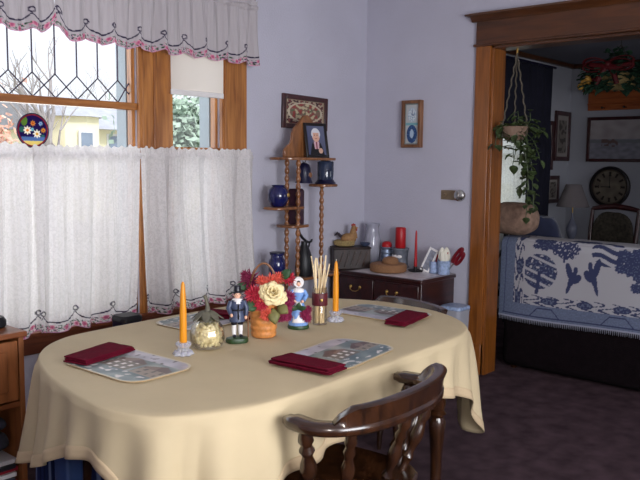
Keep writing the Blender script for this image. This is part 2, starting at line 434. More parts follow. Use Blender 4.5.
def tree(label, loc, ht, leafm, nleaf, spread, seed, lsize=.16, trunk_r=.14, lo=.35):
    rg = random.Random(seed)
    t = thing('tree', label, 'tree', loc, 0)
    m = MB(); tips = []
    def br(p, d, L, r, dep):
        pts = [p]; q = Vector(p); dd = Vector(d)
        for k in range(4):
            dd = (dd + Vector((rg.uniform(-.18, .18), rg.uniform(-.18, .18), rg.uniform(-.03, .14)))).normalized()
            q = q + dd * L / 4; pts.append(q.copy())
        m.tube(pts, [r * (1 - .13 * k) for k in range(5)], 6)
        if dep >= 2: tips.extend(pts[1:])
        if dep < 4:
            for k in range(3 if dep else 5):
                a = rg.uniform(0, 2 * PI); s = rg.uniform(.45, .95)
                nd = (dd + Vector((math.cos(a) * s, math.sin(a) * s, rg.uniform(-.1, .4)))).normalized()
                br(pts[rg.choice((2, 3, 4))] if dep else pts[rg.choice((2, 3, 4, 4))], nd, L * rg.uniform(.55, .75), r * .5, dep + 1)
    br(Vector((0, 0, 0)), Vector((0, 0, 1)), ht * lo, trunk_r, 0)
    m.build('trunk', M_bark, t)
    if nleaf:
        m = MB()
        for k in range(nleaf):
            p = rg.choice(tips) + Vector([rg.gauss(0, spread) for _ in range(3)])
            a = Vector([rg.gauss(0, 1) for _ in range(3)]).normalized(); b = a.orthogonal().normalized(); s = lsize * rg.uniform(.6, 1.3)
            m.add([p - a * s, p + b * s * .6, p + a * s, p - b * s * .6], [(0, 1, 2, 3)])
        m.build('foliage', leafm, t, smooth=False)
    return t
M_redleaf = mat('rust_leaves', (226, 176, 156), .8, var=.3, scale=2)
M_greenleaf = mat('grey_green_leaves', (166, 184, 166), .8, var=.3, scale=2)
M_paleleaf = mat('pale_leaves', (214, 206, 190), .8, var=.25, scale=2)
tree('rust leaved tree left of the yellow house outside', (11.3, 24, -.65), 4.6, M_redleaf, 2600, .35, 3, .14)
tree('bare branched tree in front of the yellow house seen above the transom bar', (8.35, 15, -.65), 5.6, M_redleaf, 0, .3, 11, trunk_r=.16)
tree('grey green leafy tree outside the narrow window under the shade', (13.4, 17, -.65), 5.4, M_greenleaf, 3200, .4, 5, .13)
tree('bare thin tree rising behind the roof of the yellow house', (24, 38, -.65), 8.5, M_paleleaf, 0, .3, 8, trunk_r=.1)
tree('pale rust tree at far left behind the bare tree outside', (15.6, 36, -.65), 6.4, M_redleaf, 2800, .6, 17, .22)

# ------------------------------------------------------------------ curtains
PINK, DPINK, GRN, NAVYL, WHT = (196, 96, 130), (150, 50, 92), (58, 84, 60), (48, 40, 66), (222, 218, 226)
def border_color(x, h, eh, per, base, lineh=.052):
    """x along the cloth, h height above the scalloped edge, eh scallop height there"""
    k = round(x / per); dxc = x - k * per
    hh = h + eh
    lh = lineh + .026 * math.exp(-abs(dxc) / .02) + .018 * math.exp(-abs(dxc) / .05)
    lx = math.hypot(dxc - .002, hh - (lineh + .066)); 
    if abs(lx - .0115) < .0036: return NAVYL
    if abs(hh - lh - eh * .3) < .0042: return NAVYL
    if h < .006: return (206, 150, 176)
    if h < lineh - .012:
        fx = (x / .036); fi = round(fx); fz = .021 + .008 * ((fi * 37) % 3 - 1)
        d = math.hypot((fx - fi) * .036, h - fz)
        pk = (fi * 7) % 5
        if pk < 3 and d < .0125:
            return mix3(DPINK, (226, 150, 170), d / .0125 + .5 * nz(x * 300, h * 300))
        n = nz(x * 110, h * 110, 3)
        if n > .12: return GRN if nz(x * 60, h * 60, 9) > -.1 else NAVYL
        if n < -.3: return (206, 120, 150)
    return base
def panel(name, label, x0, x1, ztop, hemf, y, colf, flarel, flarer, amp, wl, mt, ph, ruffle=.035, pocket=.0, seams=()):
    H0 = lambda x: hemf(x)
    nu = int((x1 - x0) / .0052); NL, NB = 34, 46
    def vz(v):
        j = v * (NL + NB)
        return (j / NL * (1) if j <= NL else 1), (0 if j <= NL else (j - NL) / NB)
    bh = .145
    def P(u, v):
        a, b = vz(v); x = x0 + (x1 - x0) * u; zh = hemf(x); zb = zh + bh
        z = ztop - (ztop - zb) * a if b == 0 else zb - bh * b
        t = (ztop - z) / (ztop - zh)
        A = amp * (.22 + .78 * min(1, t * 2.2) ** .8)
        yy = A * (math.sin(2 * PI * (x + .012 * math.sin(3 * t + x * 9)) / wl + ph) + .7 * math.sin(2 * PI * x / (wl * 1.63) + 2 * ph + 1.5 * t) + .8 * nz(x * 9, t * 1.2, ph) + .35 * nz(x * 30, t * 1.5, ph))
        yy += .002 * math.sin(2 * PI * x / .021)
        if z > ztop - ruffle: z += ((z - ztop + ruffle) / ruffle) * (.005 * math.sin(2 * PI * x / .047 + ph) + .018 * nz(x * 17, 2, ph) + .008 * nz(x * 50, 5, ph))
        pk = math.exp(-((z - (ztop - ruffle - .012)) / .012) ** 2)
        yy -= .009 * pk; yy += .006 * math.exp(-((z - (ztop - ruffle + .006)) / .004) ** 2) + .006 * math.exp(-((z - (ztop - ruffle - .030)) / .004) ** 2)
        return (x + (flarel * (1 - u) + flarer * u) * t * t, y + yy, z)
    def Cc(u, v):
        a, b = vz(v); x = x0 + (x1 - x0) * u
        return colf(x, bh * (1 - b)) if b > 0 else (WHT if colf is None else colf(x, .2))
    m = MB().grid(P, nu, NL + NB, Cc)
    return m
PER = .215
def cafe_hem(x): return .588 + .024 * (1 - abs(math.sin(PI * x / PER)))
def cafe_col(x, h): return border_color(x, h, .024 * (1 - abs(math.sin(PI * x / PER))), PER, (222, 218, 217))
YC = YA - .082
for nm, lb, a, b, fl, fr, ph in (('cafe_curtain', 'white lace cafe curtain panel above the small oak cabinet at far left',   .72, 1.955, 0, .0, 0.3),
                                 ('cafe_curtain', 'white lace cafe curtain panel in the middle of the rod left of the gap', 1.925, 2.568, 0, -.045, 2.1),
                                 ('cafe_curtain', 'white lace cafe curtain panel at right end of the rod beside wall', 2.571, 3.45, .035, .065, 4.0)):
    m = panel(nm, lb, a, b, 1.562, cafe_hem, YC + (.014 if a < 1 else (-.004 if a < 2 else .012)), cafe_col, fl, fr, .021, .135, M_lace, ph)
    o = tag(m.build(nm, M_lace), lb, 'curtain', 'lace cafe curtain panels on the rod')
    yy = YC + (.014 if a < 1 else (-.004 if a < 2 else .012))
    MB().grid(lambda u, v: (a + .004 + (b - a - .008) * u, yy + .034 + .002 * math.sin(u * (b - a) * 90), 1.497 + .034 * v), int((b - a) / .02), 4, lambda u, v: WHT).build('rod_pocket', M_val, o)
r = thing('curtain_rod', 'white curtain rod carrying the lace cafe curtains across the window', 'curtain rod', (0, 0, 0))
MB().tube([(.7, YC + .026, 1.515), (3.455, YC + .026, 1.515)], .005, 10).build('rod', M_porc, r)
for x in (.71, 3.452): MB().tube([(x, YC + .026, 1.515), (x, YA - .02, 1.515)], .005, 8).build('bracket', M_porc, r)
def val_hem(x):
    b = 2.092 + .024 * (1 - abs(math.sin(PI * (x - .02) / .158)))
    if x < 2.055: b += .075 * math.exp(-((x - 2.06) / .06) ** 2) + .012
    else: b += .05 * math.exp(-((x - 2.055) / .035) ** 2)
    return b
def val_col(x, h): return border_color(x - .02, h, .024 * (1 - abs(math.sin(PI * (x - .02) / .158))), .158, (182, 175, 178), .048)
YV = YA - .098
for a, b, lb, ph in ((.72, 2.048, 'gathered lace valance with floral scalloped edge over large window at left', 1.0), (2.056, 3.455, 'gathered lace valance with floral scalloped edge reaching the right end of the window trim', 3.0)):
    m = panel('valance', lb, a, b, 2.512, val_hem, YV, val_col, 0, .012, .013, .09, M_val, ph, ruffle=.045)
    tag(m.build('valance', M_val), lb, 'valance', 'lace valances over the window')
r = thing('valance_rod', 'thin white rod under the window cornice holding the lace valances', 'curtain rod', (0, 0, 0))
MB().tube([(.7, YV + .024, 2.455), (3.46, YV + .024, 2.455)], .003, 8).build('rod', M_porc, r)
MB().tube([(3.458, YV + .024, 2.455), (3.458, YA - .025, 2.455)], .005, 8).build('bracket', M_porc, r)
# roller shade on the narrow window
r = thing('roller_shade', 'cream roller shade pulled part way down over the narrow window', 'window shade', (2.998, YA - .045, 2.36))
MB().tube([(-.205, .0, 0), (.205, .0, 0)], .017, 14).build('roller', M_porc, r)
MB().grid(lambda u, v: (-.2 + .4 * u, -.016 + .003 * math.sin(9 * u + 3 * v), -.0 - .46 * v), 30, 24, lambda u, v: (224, 216, 206)).build('shade_cloth', M_shade, r)
MB().bb(-.202, .202, -.022, -.010, -.487, -.455).build('hem_bar', M_porc, r, bevel=.004)
# stained glass suncatcher stuck on the pane
def sun_col(u, v):
    a = u * 2 * PI; rr = v; x = rr * math.cos(a); y = rr * math.sin(a)
    if rr > .88: return (150, 44, 62)
    for fx, fy, fr, cc, ce in ((-.35, .0, .27, (240, 232, 214), (226, 150, 60)), (.25, -.2, .27, (240, 236, 220), (220, 170, 60)), (0, .42, .19, (222, 150, 70), (190, 90, 40)), (.66, .02, .17, (222, 160, 60), (196, 90, 60)), (-.05, .06, .12, (150, 210, 220), (90, 160, 190)), (.5, .42, .14, (170, 200, 226), (90, 120, 190))):
        d = math.hypot(x - fx, y - fy); pa = math.atan2(y - fy, x - fx)
        if d < fr * (.8 + .2 * math.cos(8 * pa)): return ce if d < fr * .32 else cc
    if -.62 < y < -.38 and abs(x) < .75: return (96, 128, 178)
    if y <= -.62 and abs(x) < .6: return (226, 208, 130)
    if math.hypot(x + .55, (y - .55) * .7) < .2: return (110, 150, 60)
    if math.hypot(x + .7, y - .05) < .17 or math.hypot(x - .62, y + .38) < .14: return (60, 120, 110)
    return (42, 26, 92)
m = MB().grid(lambda u, v: (.086 * v * math.cos(2 * PI * u), 0, .086 * v * math.sin(2 * PI * u)), 96, 40, sun_col)
s = thing('suncatcher', 'round stained glass suncatcher with daisies on a purple ground', 'suncatcher', (1.985, YA + .03, 1.637))
M_sun = paintmat('stained_glass', .2, .0, 100, transl=.45)
m.build('glass_disc', M_sun, s, solid=.003)
MB().tube([(.086 * math.cos(2 * PI * k / 40), 0, .086 * math.sin(2 * PI * k / 40)) for k in range(41)], .0035, 6).build('rim', M_lead, s)

# ------------------------------------------------------------------ pictures on the walls
def framed(name, label, cat, loc, rz, w, h, fw, d, fm, colf, nu=60, nv=60, glass=False, matw=0, tilt=0., group=None):
    """picture in local x (width), z (height), front towards -y"""
    t = thing(name, label, cat, loc, rz, group)
    if tilt: t.rotation_euler = (0, tilt, rz) if rz == 0 else (tilt, 0, rz)
    m = MB()
    for s in (-1, 1):
        m.bb(s * (w / 2 - fw), s * w / 2, -d, 0, -h / 2, h / 2) if s > 0 else m.bb(-w / 2, -w / 2 + fw, -d, 0, -h / 2, h / 2)
        m.bb(-w / 2 + fw, w / 2 - fw, -d, 0, h / 2 - fw, h / 2) if s > 0 else m.bb(-w / 2 + fw, w / 2 - fw, -d, 0, -h / 2, -h / 2 + fw)
    m.build('frame', fm, t, bevel=min(.004, fw * .3))
    iw, ih = w - 2 * fw + .002, h - 2 * fw + .002
    m = MB().grid(lambda u, v: (-iw / 2 + iw * u, -d * .55, -ih / 2 + ih * v), nu, nv, colf)
    m.build('picture', M_paint, t)
    MB().bb(-w / 2 + fw * .5, w / 2 - fw * .5, -d * .4, -.001, -h / 2 + fw * .5, h / 2 - fw * .5).build('backing', M_black, t)
    return t
M_fr_dark = woodmat('dark_red_frame', (44, 16, 18), (70, 28, 30), .35, (6, 6, 6), 3, .3)
M_fr_brown = woodmat('brown_frame', (104, 66, 42), (140, 96, 64), .4, (6, 6, 2), 3)
M_fr_black = mat('black_frame', (26, 20, 22), .4, var=.1)
def oval_col(u, v):
    x, y = (u - .5) * 2, (v - .5) * 2; d = math.hypot(x / .86, y / .78)
    if max(abs(x), abs(y) * 1.0) > .93: return (150, 130, 110)
    if d > 1.05:
        n = nz(x * 7, y * 5, 1); return (168, 150, 130) if n > .1 else ((120, 60, 60) if n < -.25 else (66, 40, 44))
    if d > .93: return (190, 178, 156)
    n = nz(x * 6, y * 4, 5)
    if abs(x) < .62 and n > .12: return (186, 172, 140)
    if n < -.18: return (140, 60, 58)
    if nz(x * 9, y * 6, 8) > .2: return (90, 100, 74)
    return (120, 96, 84)
framed('picture_frame', 'dark framed picture with a pale floral oval above the spindle shelf', 'picture', (4.008, YA - .002, 1.832), 0, .468, .235, .034, .022, M_fr_dark, oval_col, 80, 50, tilt=R(1.2))
def clockpic(u, v):
    x = (u - .5) * .13; y = (v - .5) * .28
    d1 = math.hypot(x / .042, (y - .062) / .052)
    if d1 < 1:
        if d1 > .86: return (176, 186, 196)
        if abs(x) < .004 and 0 < y - .062 < .03 or abs(y - .062) < .004 and 0 < x < .02: return (60, 80, 120)
        return (206, 214, 218) if nz(x * 120, y * 120) < .15 else (120, 150, 176)
    d2 = math.hypot(x / .047, (y + .068) / .062)
    if d2 < 1:
        return (176, 196, 214) if math.hypot(x / .018, (y + .066) / .03) < 1 + .3 * nz(x * 200, y * 200) else ((40, 70, 118) if nz(x * 90, y * 90) < .2 else (70, 104, 150))
    if abs(x) > .055 or abs(y) > .13: return (130, 140, 140)
    return (186, 188, 188) if abs(y) > .008 else (120, 170, 176)
framed('picture_frame', 'small tall brown frame holding two blue ovals on the doorway wall', 'picture', (XB - .002, 3.226, 1.772), -PI / 2, .172, .345, .024, .04, M_fr_brown, clockpic, 60, 110)
# switch plate with silver knob
s = thing('switch_plate', 'metal wall plate with round silver knob beside the oak door casing', 'switch plate', (XB - .001, 2.905, 1.262))
MB().bb(-.007, 0, -.10, .066, -.034, .034).build('plate', M_plate, s, bevel=.003)
MB().lathe([(.016, 0), (.016, .014), (.024, .02), (.036, .034), (.042, .05), (.04, .066), (.026, .076), (0.001, .079)], (-.006, -.122, .002), 24, M=rotM('Y', -PI / 2)).build('knob', M_silver, s)
MB().lathe([(.012, 0), (.012, .008), (.008, .014), (.001, .015)], (-.006, .03, 0), 14, M=rotM('Y', -PI / 2)).build('dial', M_plate, s)

# ------------------------------------------------------------------ spindle shelf (etagere)
et = thing('spindle_shelf', 'oak spindle post display shelf with scalloped top in the room corner', 'display shelf', (3.83, 3.5, 0))
def spindle(mb, x, y, z0, z1, r=.017, unit=.052):
    prof = []; n = int(round((z1 - z0) / unit)); u = (z1 - z0) / n
    for k in range(n):
        z = z0 + k * u
        prof += [(r * .62, z), (r * .62, z + u * .1), (r * .95, z + u * .3), (r * 1.02, z + u * .5), (r * .9, z + u * .72), (r * .62, z + u * .9)]
    prof.append((r * .62, z1)); mb.lathe(prof, (x, y, 0), 12)
posts = [(-.13, .045), (-.115, -.045), (.175, .0)]
for px, py in posts:
    m = MB(); spindle(m, px, py, 0.001, 1.505)
    m.build('post', M_spin, et)
def shelfboard(x0, x1, y0, y1, z, th=.018, name='shelf'):
    m = MB(); w, d = x1 - x0, y1 - y0
    m.prism(rounded(w, d, min(w, d) * .3), z - th, z, c=((x0 + x1) / 2, (y0 + y1) / 2, 0))
    return m.build(name, M_spin, et, bevel=.005)
shelfboard(-.25, .26, -.09, .13, 1.517, name='top_shelf')
shelfboard(-.345, -.06, -.08, .08, 1.192); shelfboard(-.205, -.005, -.075, .10, 1.067); shelfboard(.105, .285, -.08, .09, 1.335)
shelfboard(-.375, .3, -.1, .068, .712); shelfboard(-.3, .3, -.1, .075, .22)
prof = [(-.19, 0), (-.19, .05), (-.165, .075), (-.135, .09), (-.118, .12), (-.115, .155), (-.1, .19), (-.07, .215), (-.03, .25), (.0, .285), (.035, .288), (.07, .265), (.1, .235), (.12, .205), (.135, .16), (.14, .11), (.165, .085), (.19, .07), (.205, .045), (.205, 0)]
MB().prism(prof, -.012, .012, M=Matrix(((1, 0, 0), (0, 0, 1), (0, 1, 0))), c=(.0, .02, 1.517)).build('scalloped_crest', M_spin, et, bevel=.005, smooth=True)
# portrait photo leaning on the crest
def portrait(u, v):
    x, y = (u - .5) * .15, (v - .5) * .2
    if math.hypot(x / .032, (y - .032) / .042) < 1:
        if y > .052 or (abs(x) > .024 and y > .02): return (206, 206, 212)
        if math.hypot(x - .011, y - .036) < .004 or math.hypot(x + .011, y - .036) < .004: return (70, 56, 56)
        if abs(y - .013) < .002 and abs(x) < .01: return (150, 80, 76)
        return (206, 160, 140)
    if math.hypot(x / .037, (y - .044) / .04) < 1 and y > .03: return (206, 206, 212)
    if y < -.008 - 6 * max(0, abs(x) - .02) ** 2 * 10:
        if abs(x) < .014 + (y + .1) * .1 and y > -.06: return (196, 160, 170) if abs(x) > .005 else (130, 60, 70)
        if math.hypot(x - .03, y + .07) < .018: return (200, 160, 140)
        return (24, 22, 28)
    return mix3((58, 62, 92), (104, 108, 132), .5 + x * 3 + y * 2)
ph = framed('photo_frame', 'dark framed portrait photo of a white haired person leaning on the shelf crest', 'photo frame', (3.898, 3.466, 1.632), R(-14), .185, .24, .02, .014, M_fr_black, portrait, 70, 90)
ph.rotation_euler = (R(-12), 0, R(-14))
# things on the spindle shelf
v = thing('vase', 'round glossy navy vase on the left shelf of the spindle stand', 'vase', (3.572, 3.50, 1.1925))
MB().lathe([(.038, 0), (.05, .01), (.066, .045), (.070, .078), (.06, .115), (.044, .13), (.04, .136), (.047, .143), (.042, .143), (.035, .135), (.035, .12)], (0, 0, 0), 32).build('body', M_navy, v)
MB().lathe([(.012, .0), (.014, .004), (.001, .006)], (.026, -.064, .078), 10, M=rotM('X', PI / 2)).build('medallion', M_brass, v)
t = MB().lathe([(.056, 0), (.058, .01), (.058, .225), (.05, .235), (.05, .24), (.001, .24)], (0, 0, 0), 4, M=rotM('Z', PI / 4 + .2)).build('tin', mat('plum_tin', (52, 26, 40), .35, var=.2), None, loc=(3.757, 3.512, 1.068), bevel=.006)
tag(t, 'tall dark plum square tin on the middle shelf of the spindle stand', 'tin')
b = thing('bell', 'dark navy bell hanging under the top shelf of the spindle stand', 'bell', (3.81, 3.49, 1.345))
MB().lathe([(.06, 0), (.058, .008), (.05, .03), (.047, .07), (.045, .1), (.034, .125), (.012, .138), (.001, .139), ], (0, 0, 0), 28).build('body', M_navydark, b)
MB().tube([(.014 * math.cos(a), 0, .152 + .014 * math.sin(a)) for a in [2 * PI * k / 16 for k in range(17)]], .0025, 6).build('ring', M_silver, b)
MB().lathe([(.014, 0), (.018, .004), (.001, .006)], (.012, -.044, .055), 10, M=rotM('X', PI / 2)).build('painted_spot', M_fr_brown, b)
l = thing('lantern', 'smoky blue glass jar with flared foot on the right shelf of the spindle stand', 'lantern', (4.028, 3.487, 1.3355))
MB().lathe([(.072, 0), (.074, .008), (.062, .02), (.058, .03)], (0, 0, 0), 28).build('foot', M_navydark, l)
MB().lathe([(.056, .03), (.058, .05), (.058, .15), (.052, .158), (.001, .158)], (0, 0, 0), 28).build('body', mat('smoky_blue_glass', (44, 54, 76), .1, var=.35, scale=14, coat=.5), l)
MB().tube([(-.05, 0, .159), (0, 0, .16), (.05, 0, .159)], .004, 6).build('handle', M_silver, l)
j = thing('pump_bottle', 'black pear shaped iron bottle with curved lever on the low shelf', 'bottle', (3.812, 3.485, .7125))
MB().lathe([(.058, 0), (.063, .02), (.063, .07), (.056, .12), (.042, .17), (.028, .2), (.022, .215), (.022, .235), (.001, .237)], (0, 0, 0), 28).build('body', M_black, j)
MB().tube([(-.055, 0, .325), (-.045, 0, .29), (-.02, 0, .262), (.02, 0, .235), (.05, 0, .225), (.07, 0, .23), (.08, 0, .245)], [.004, .009, .01, .009, .008, .007, .006], 8).build('lever', M_black, j)
MB().tube([(.03, 0, .18), (.048, 0, .2), (.055, 0, .225)], .006, 8).build('spout', M_black, j)
j = thing('jar', 'tall navy glass jar with wide neck on low shelf behind the flowers', 'jar', (3.512, 3.45, .7125))
MB().lathe([(.046, 0), (.054, .01), (.056, .12), (.05, .142), (.042, .15), (.04, .166), (.048, .172), (.048, .18), (.04, .18), (.036, .15)], (0, 0, 0), 28).build('body', M_navy, j)
MB().lathe([(.049, .1805), (.049, .19), (.001, .192)], (0, 0, 0), 28).build('lid', M_navydark, j)
# ------------------------------------------------------------------ low dresser and the things on it
d = thing('dresser', 'dark mahogany low chest of drawers with brass pulls by the doorway wall', 'chest of drawers', (4.48, 3.225, 0))
MB().bb(-.205, .215, -.395, .395, .09, .672).build('body', M_maho, d, bevel=.004)
MB().bb(-.228, .222, -.408, .402, .672, .70).build('top', M_maho, d, bevel=.008)
m = MB(); m.bb(-.212, .217, -.4, .4, .055, .1); m.build('plinth', M_maho, d, bevel=.006)
for sx in (-.18, .18):
    for sy in (-.36, .36):
        MB().lathe([(.02, 0), (.03, .02), (.034, .055)], (sx, sy, 0), 14).build('foot', M_maho, d)
def bail(y, z, par):
    p = MB()
    for s in (-1, 1): p.lathe([(.013, 0), (.011, .006), (.006, .012), (.001, .014)], (-.224, y + s * .042, z), 12, M=rotM('Y', -PI / 2))
    p.tube([(-.234, y - .042, z), (-.236, y - .038, z - .018), (-.238, y - .015, z - .03), (-.238, y + .015, z - .03), (-.236, y + .038, z - .018), (-.234, y + .042, z)], .0032, 6)
    p.build('pull', M_brass, par)
for z0, z1 in ((.49, .655), (.3, .475), (.115, .285)):
    for y0, y1 in ((-.38, -.005), (.005, .38)):
        dr = MB().bb(-.222, -.2, y0, y1, z0, z1).build('drawer', M_maho, d, bevel=.005)
        bail((y0 + y1) / 2 + (.03 if y0 < 0 else -.03), (z0 + z1) / 2 + .02, dr)
def run_col(u, v):
    n = nz(u * 20, v * 14, 2); e = min(u, 1 - u, v, 1 - v)
    if e < .04: return (150, 140, 146)
    return mix3((196, 188, 190), (226, 220, 222), .5 + n)
m = MB().grid(lambda u, v: (-.233 + .44 * u, -.411 + .63 * v, .7035 + .0012 * nz(u * 9, v * 9)), 50, 60, run_col)
rn = m.build('table_runner', M_print, loc=(4.48, 3.225, 0), solid=.003)
tag(rn, 'pale grey lace runner spread on the dark chest of drawers', 'runner')
ZT = .7065
b = thing('wooden_box', 'dark wooden box with slatted front on left end of the chest of drawers', 'box', (4.40, 3.55, .7005), R(-38))
M_boxw = woodmat('dark_box_wood', (30, 16, 14), (50, 28, 22), .5, (8, 8, 3), 3)
MB().bb(-.145, .135, -.075, .075, 0, .15).build('body', M_boxw, b, bevel=.005)
MB().bb(-.15, .14, -.08, .08, .15, .162).build('lid', M_boxw, b, bevel=.005)
for k in range(5):
    MB().box((-.09 + .045 * k, -.078, .075), (.01, .008, .12), M=rotM('Y', R(18))).build('slat', M_chair, b, bevel=.002)
hn = thing('hen_figurine', 'tan ceramic hen with red comb sitting on a straw nest on the wooden box', 'figurine', (4.395, 3.57, .863), R(-42))
M_hen = mat('hen_tan', (150, 112, 70), .6, var=.25, scale=60, bump=.3, bscale=120)
M_straw = mat('straw', (170, 146, 96), .8, var=.35, scale=120, bump=1, bscale=200)
M_comb = mat('red_comb', (150, 40, 36), .5)
MB().lathe([(.05, 0), (.075, .01), (.08, .03), (.07, .045), (.05, .04)], (-.03, 0, 0), 24, rad=lambda a, z: 1 + .05 * math.sin(9 * a)).build('nest', M_straw, hn)
m = MB(); m.ball((.0, 0, .055), (.06, .045, .042)); m.lathe([(.034, .06), (.03, .09), (.022, .115), (.018, .13)], (.035, 0, 0), 16); m.ball((.04, 0, .138), (.02, .017, .018))
m.build('body', M_hen, hn)
m = MB(); [m.ball((.026 + .01 * k, 0, .158 + (.004 if k == 1 else 0)), (.007, .004, .009), 8, 6) for k in range(3)]; m.ball((.06, 0, .122), (.006, .005, .011), 8, 6); m.build('comb', M_comb, hn)
MB().lathe([(.007, 0), (.001, .016)], (.057, 0, .137), 8, M=rotM('Y', PI / 2)).build('beak', mat('beak', (190, 130, 60), .5), hn)
m = MB()
for k in range(4): m.tube([(-.045, 0, .065), (-.068 - .006 * k, .004 * k, .082 + .006 * k), (-.072 - .01 * k, .006 * k, .1 - .008 * k)], [.011, .01, .004], 8)
m.build('tail', mat('dark_tail', (46, 34, 42), .6), hn)
s = thing('small_dish', 'small blue grey dish on the wooden box behind the hen', 'dish', (4.49, 3.485, .863))
MB().lathe([(.022, 0), (.034, .012), (.04, .026), (.036, .026), (.02, .012)], (0, 0, 0), 20).build('body', M_slate, s)
v = thing('hurricane_vase', 'tall frosted clear glass vase with waisted neck on the chest of drawers', 'vase', (4.63, 3.525, .7005))
MB().lathe([(a_ * 1.0, b_ * 1.12) for a_, b_ in [(.045, 0), (.055, .004), (.06, .05), (.068, .11), (.066, .17), (.052, .225), (.047, .25), (.05, .272), (.062, .288), (.059, .288), (.047, .272), (.044, .25), (.049, .225), (.063, .17), (.065, .11), (.057, .05), (.04, .008), (.001, .006)]], (0, 0, 0), 32).build('body', M_vaseglass, v)
c = thing('tin_can', 'ribbed silver blue can with rounded red lid on chest of drawers', 'can', (4.635, 3.39, ZT))
M_can = mat('can_blue_silver', (150, 164, 188), .25, .6, var=.15)
MB().lathe([(.04, 0)] + [(.041 + .0025 * math.cos(2 * PI * k / 6), .005 + .0058 * k) for k in range(25)] + [(.038, .148), (.001, .148)], (0, 0, 0), 28).build('body', M_can, c)
MB().lathe([(.038, .1485), (.04, .16), (.034, .178), (.018, .188), (.001, .19)], (0, 0, 0), 24).build('lid', M_redwax, c)
s = thing('candle_stand', 'grey blue footed stand under the red pillar candle', 'candle stand', (4.632, 3.262, ZT))
M_stand = mat('grey_blue_glaze', (104, 108, 118), .25, var=.25, scale=30)
MB().lathe([(.066, 0), (.068, .012), (.06, .02), (.056, .07), (.06, .13), (.066, .142), (.064, .15), (.05, .148), (.001, .147)], (0, 0, 0), 28).build('body', M_stand, s)
m = MB(); [m.ball((-.057 * math.cos(a), .057 * math.sin(a), .09), (.006, .02, .012), 10, 6, M=rotM('Z', -a)) for a in (-.5, .1, .7)]; m.build('relief', M_porc, s)
c = MB().lathe([(.036, 0), (.039, .004), (.039, .146), (.035, .152), (.026, .147), (.001, .145)], (0, 0, 0), 28).build('pillar_candle', M_redwax, loc=(4.632, 3.262, ZT + .1505)); tag(c, 'thick red pillar candle on its grey blue stand', 'candle')
M_basket = mat('woven_wood', (150, 108, 74), .7, var=.3, scale=90, bump=.8, bscale=160, stretch=(1, 1, 4))
k_ = thing('round_box', 'low round woven wood box with domed lid at the front of the chest', 'round box', (4.425, 3.22, ZT))
MB().lathe([(.124, 0), (.132, .006), (.134, .045), (.126, .056), (.1, .06), (.001, .06)], (0, 0, 0), 40).build('base', M_basket, k_)
MB().lathe([(.056, .0605), (.06, .064), (.058, .085), (.046, .1), (.03, .106), (.001, .107)], (0, -.018, 0), 32).build('lid', M_basket, k_)
t = thing('candle_holder', 'black iron chamberstick holding the thin red taper', 'candle holder', (4.56, 3.075, ZT))
MB().lathe([(.045, 0), (.05, .004), (.056, .012), (.05, .012), (.04, .006), (.014, .007), (.014, .034), (.018, .036), (.012, .036), (.0105, .02), (.001, .02)], (0, 0, 0), 28).build('dish', M_black, t)
MB().tube([(-.02, -.05 - .0 + .016 * math.cos(a) - .012, .022 + .016 * math.sin(a)) for a in [2 * PI * k / 18 for k in range(19)]], .0034, 7).build('ring_handle', M_black, t)
c = MB().lathe([(.0095, 0), (.0115, .02), (.0095, .16), (.007, .26), (.004, .275), (.001, .278)], (0, 0, 0), 16).build('taper_candle', M_redwax, loc=(4.56, 3.075, ZT + .0205)); tag(c, 'thin tall red taper candle in black holder', 'candle')
f = thing('card_frame', 'narrow tall white framed card leaning beside the red taper', 'card frame', (4.55, 3.00, ZT))
def lean(x, y, z): return x, y, z
Mx = rotM('Z', R(20)) @ rotM('X', R(24))
def rb(mb, x0, x1, y0, y1, z0, z1, Mq): 
    c = Mq @ Vector(((x0 + x1) / 2, (y0 + y1) / 2, (z0 + z1) / 2)); mb.box(c, (x1 - x0, y1 - y0, z1 - z0), M=Mq); return mb
m = MB(); rb(m, -.005, .005, -.035, -.022, .012, .19, Mx); rb(m, -.005, .005, .022, .035, .012, .19, Mx); rb(m, -.005, .005, -.022, .022, .012, .026, Mx); rb(m, -.005, .005, -.022, .022, .176, .19, Mx)
m.build('frame', M_porc, f, bevel=.002)
rb(MB(), -.002, .003, -.024, .024, .02, .18, Mx).build('card', mat('grey_card', (126, 128, 140), .6, var=.3, scale=40), f)
rb(MB(), .003, .03, -.01, .01, .002, .012, rotM('Z', R(20))).build('stand', M_porc, f)
M_cupblue = mat('cup_blue_white', (150, 168, 200), .3, var=.3, scale=50)
c = thing('mug', 'pale blue mug holding a red pencil beside the card frame', 'mug', (4.59, 2.932, ZT))
MB().lathe([(.034, 0), (.038, .004), (.04, .085), (.037, .085), (.035, .01), (.001, .008)], (0, 0, 0), 24).build('body', M_cupblue, c)
MB().tube([(0, .039, .065), (0, .058, .06), (0, .062, .04), (0, .055, .022), (0, .039, .018)], .005, 8).build('handle', M_cupblue, c)
p = MB().tube([(0, 0, 0), (-.0, -.033, .125)], [.005, .006], 8).build('pencil', M_redwax, loc=(4.59, 2.94, ZT + .012)); tag(p, 'short red handled pencil standing in the pale blue mug', 'pencil')
c = thing('utensil_cup', 'blue and white cup stuffed with white paper on right end of the chest', 'cup', (4.575, 2.845, ZT))
MB().lathe([(.037, 0), (.042, .004), (.046, .1), (.043, .1), (.039, .01), (.001, .008)], (0, 0, 0), 24).build('body', M_cupblue, c)
m = MB()
for k in range(6):
    a = k * 1.05; x, y = .022 * math.cos(a), .022 * math.sin(a)
    m.ball((x, y, .118 + .014 * (k % 3)), (.019, .02, .05), 10, 7, M=rotM('X', .25 * math.sin(a)))
m.build('crumpled_paper', mat('white_paper', (226, 222, 206), .8, var=.05), c)
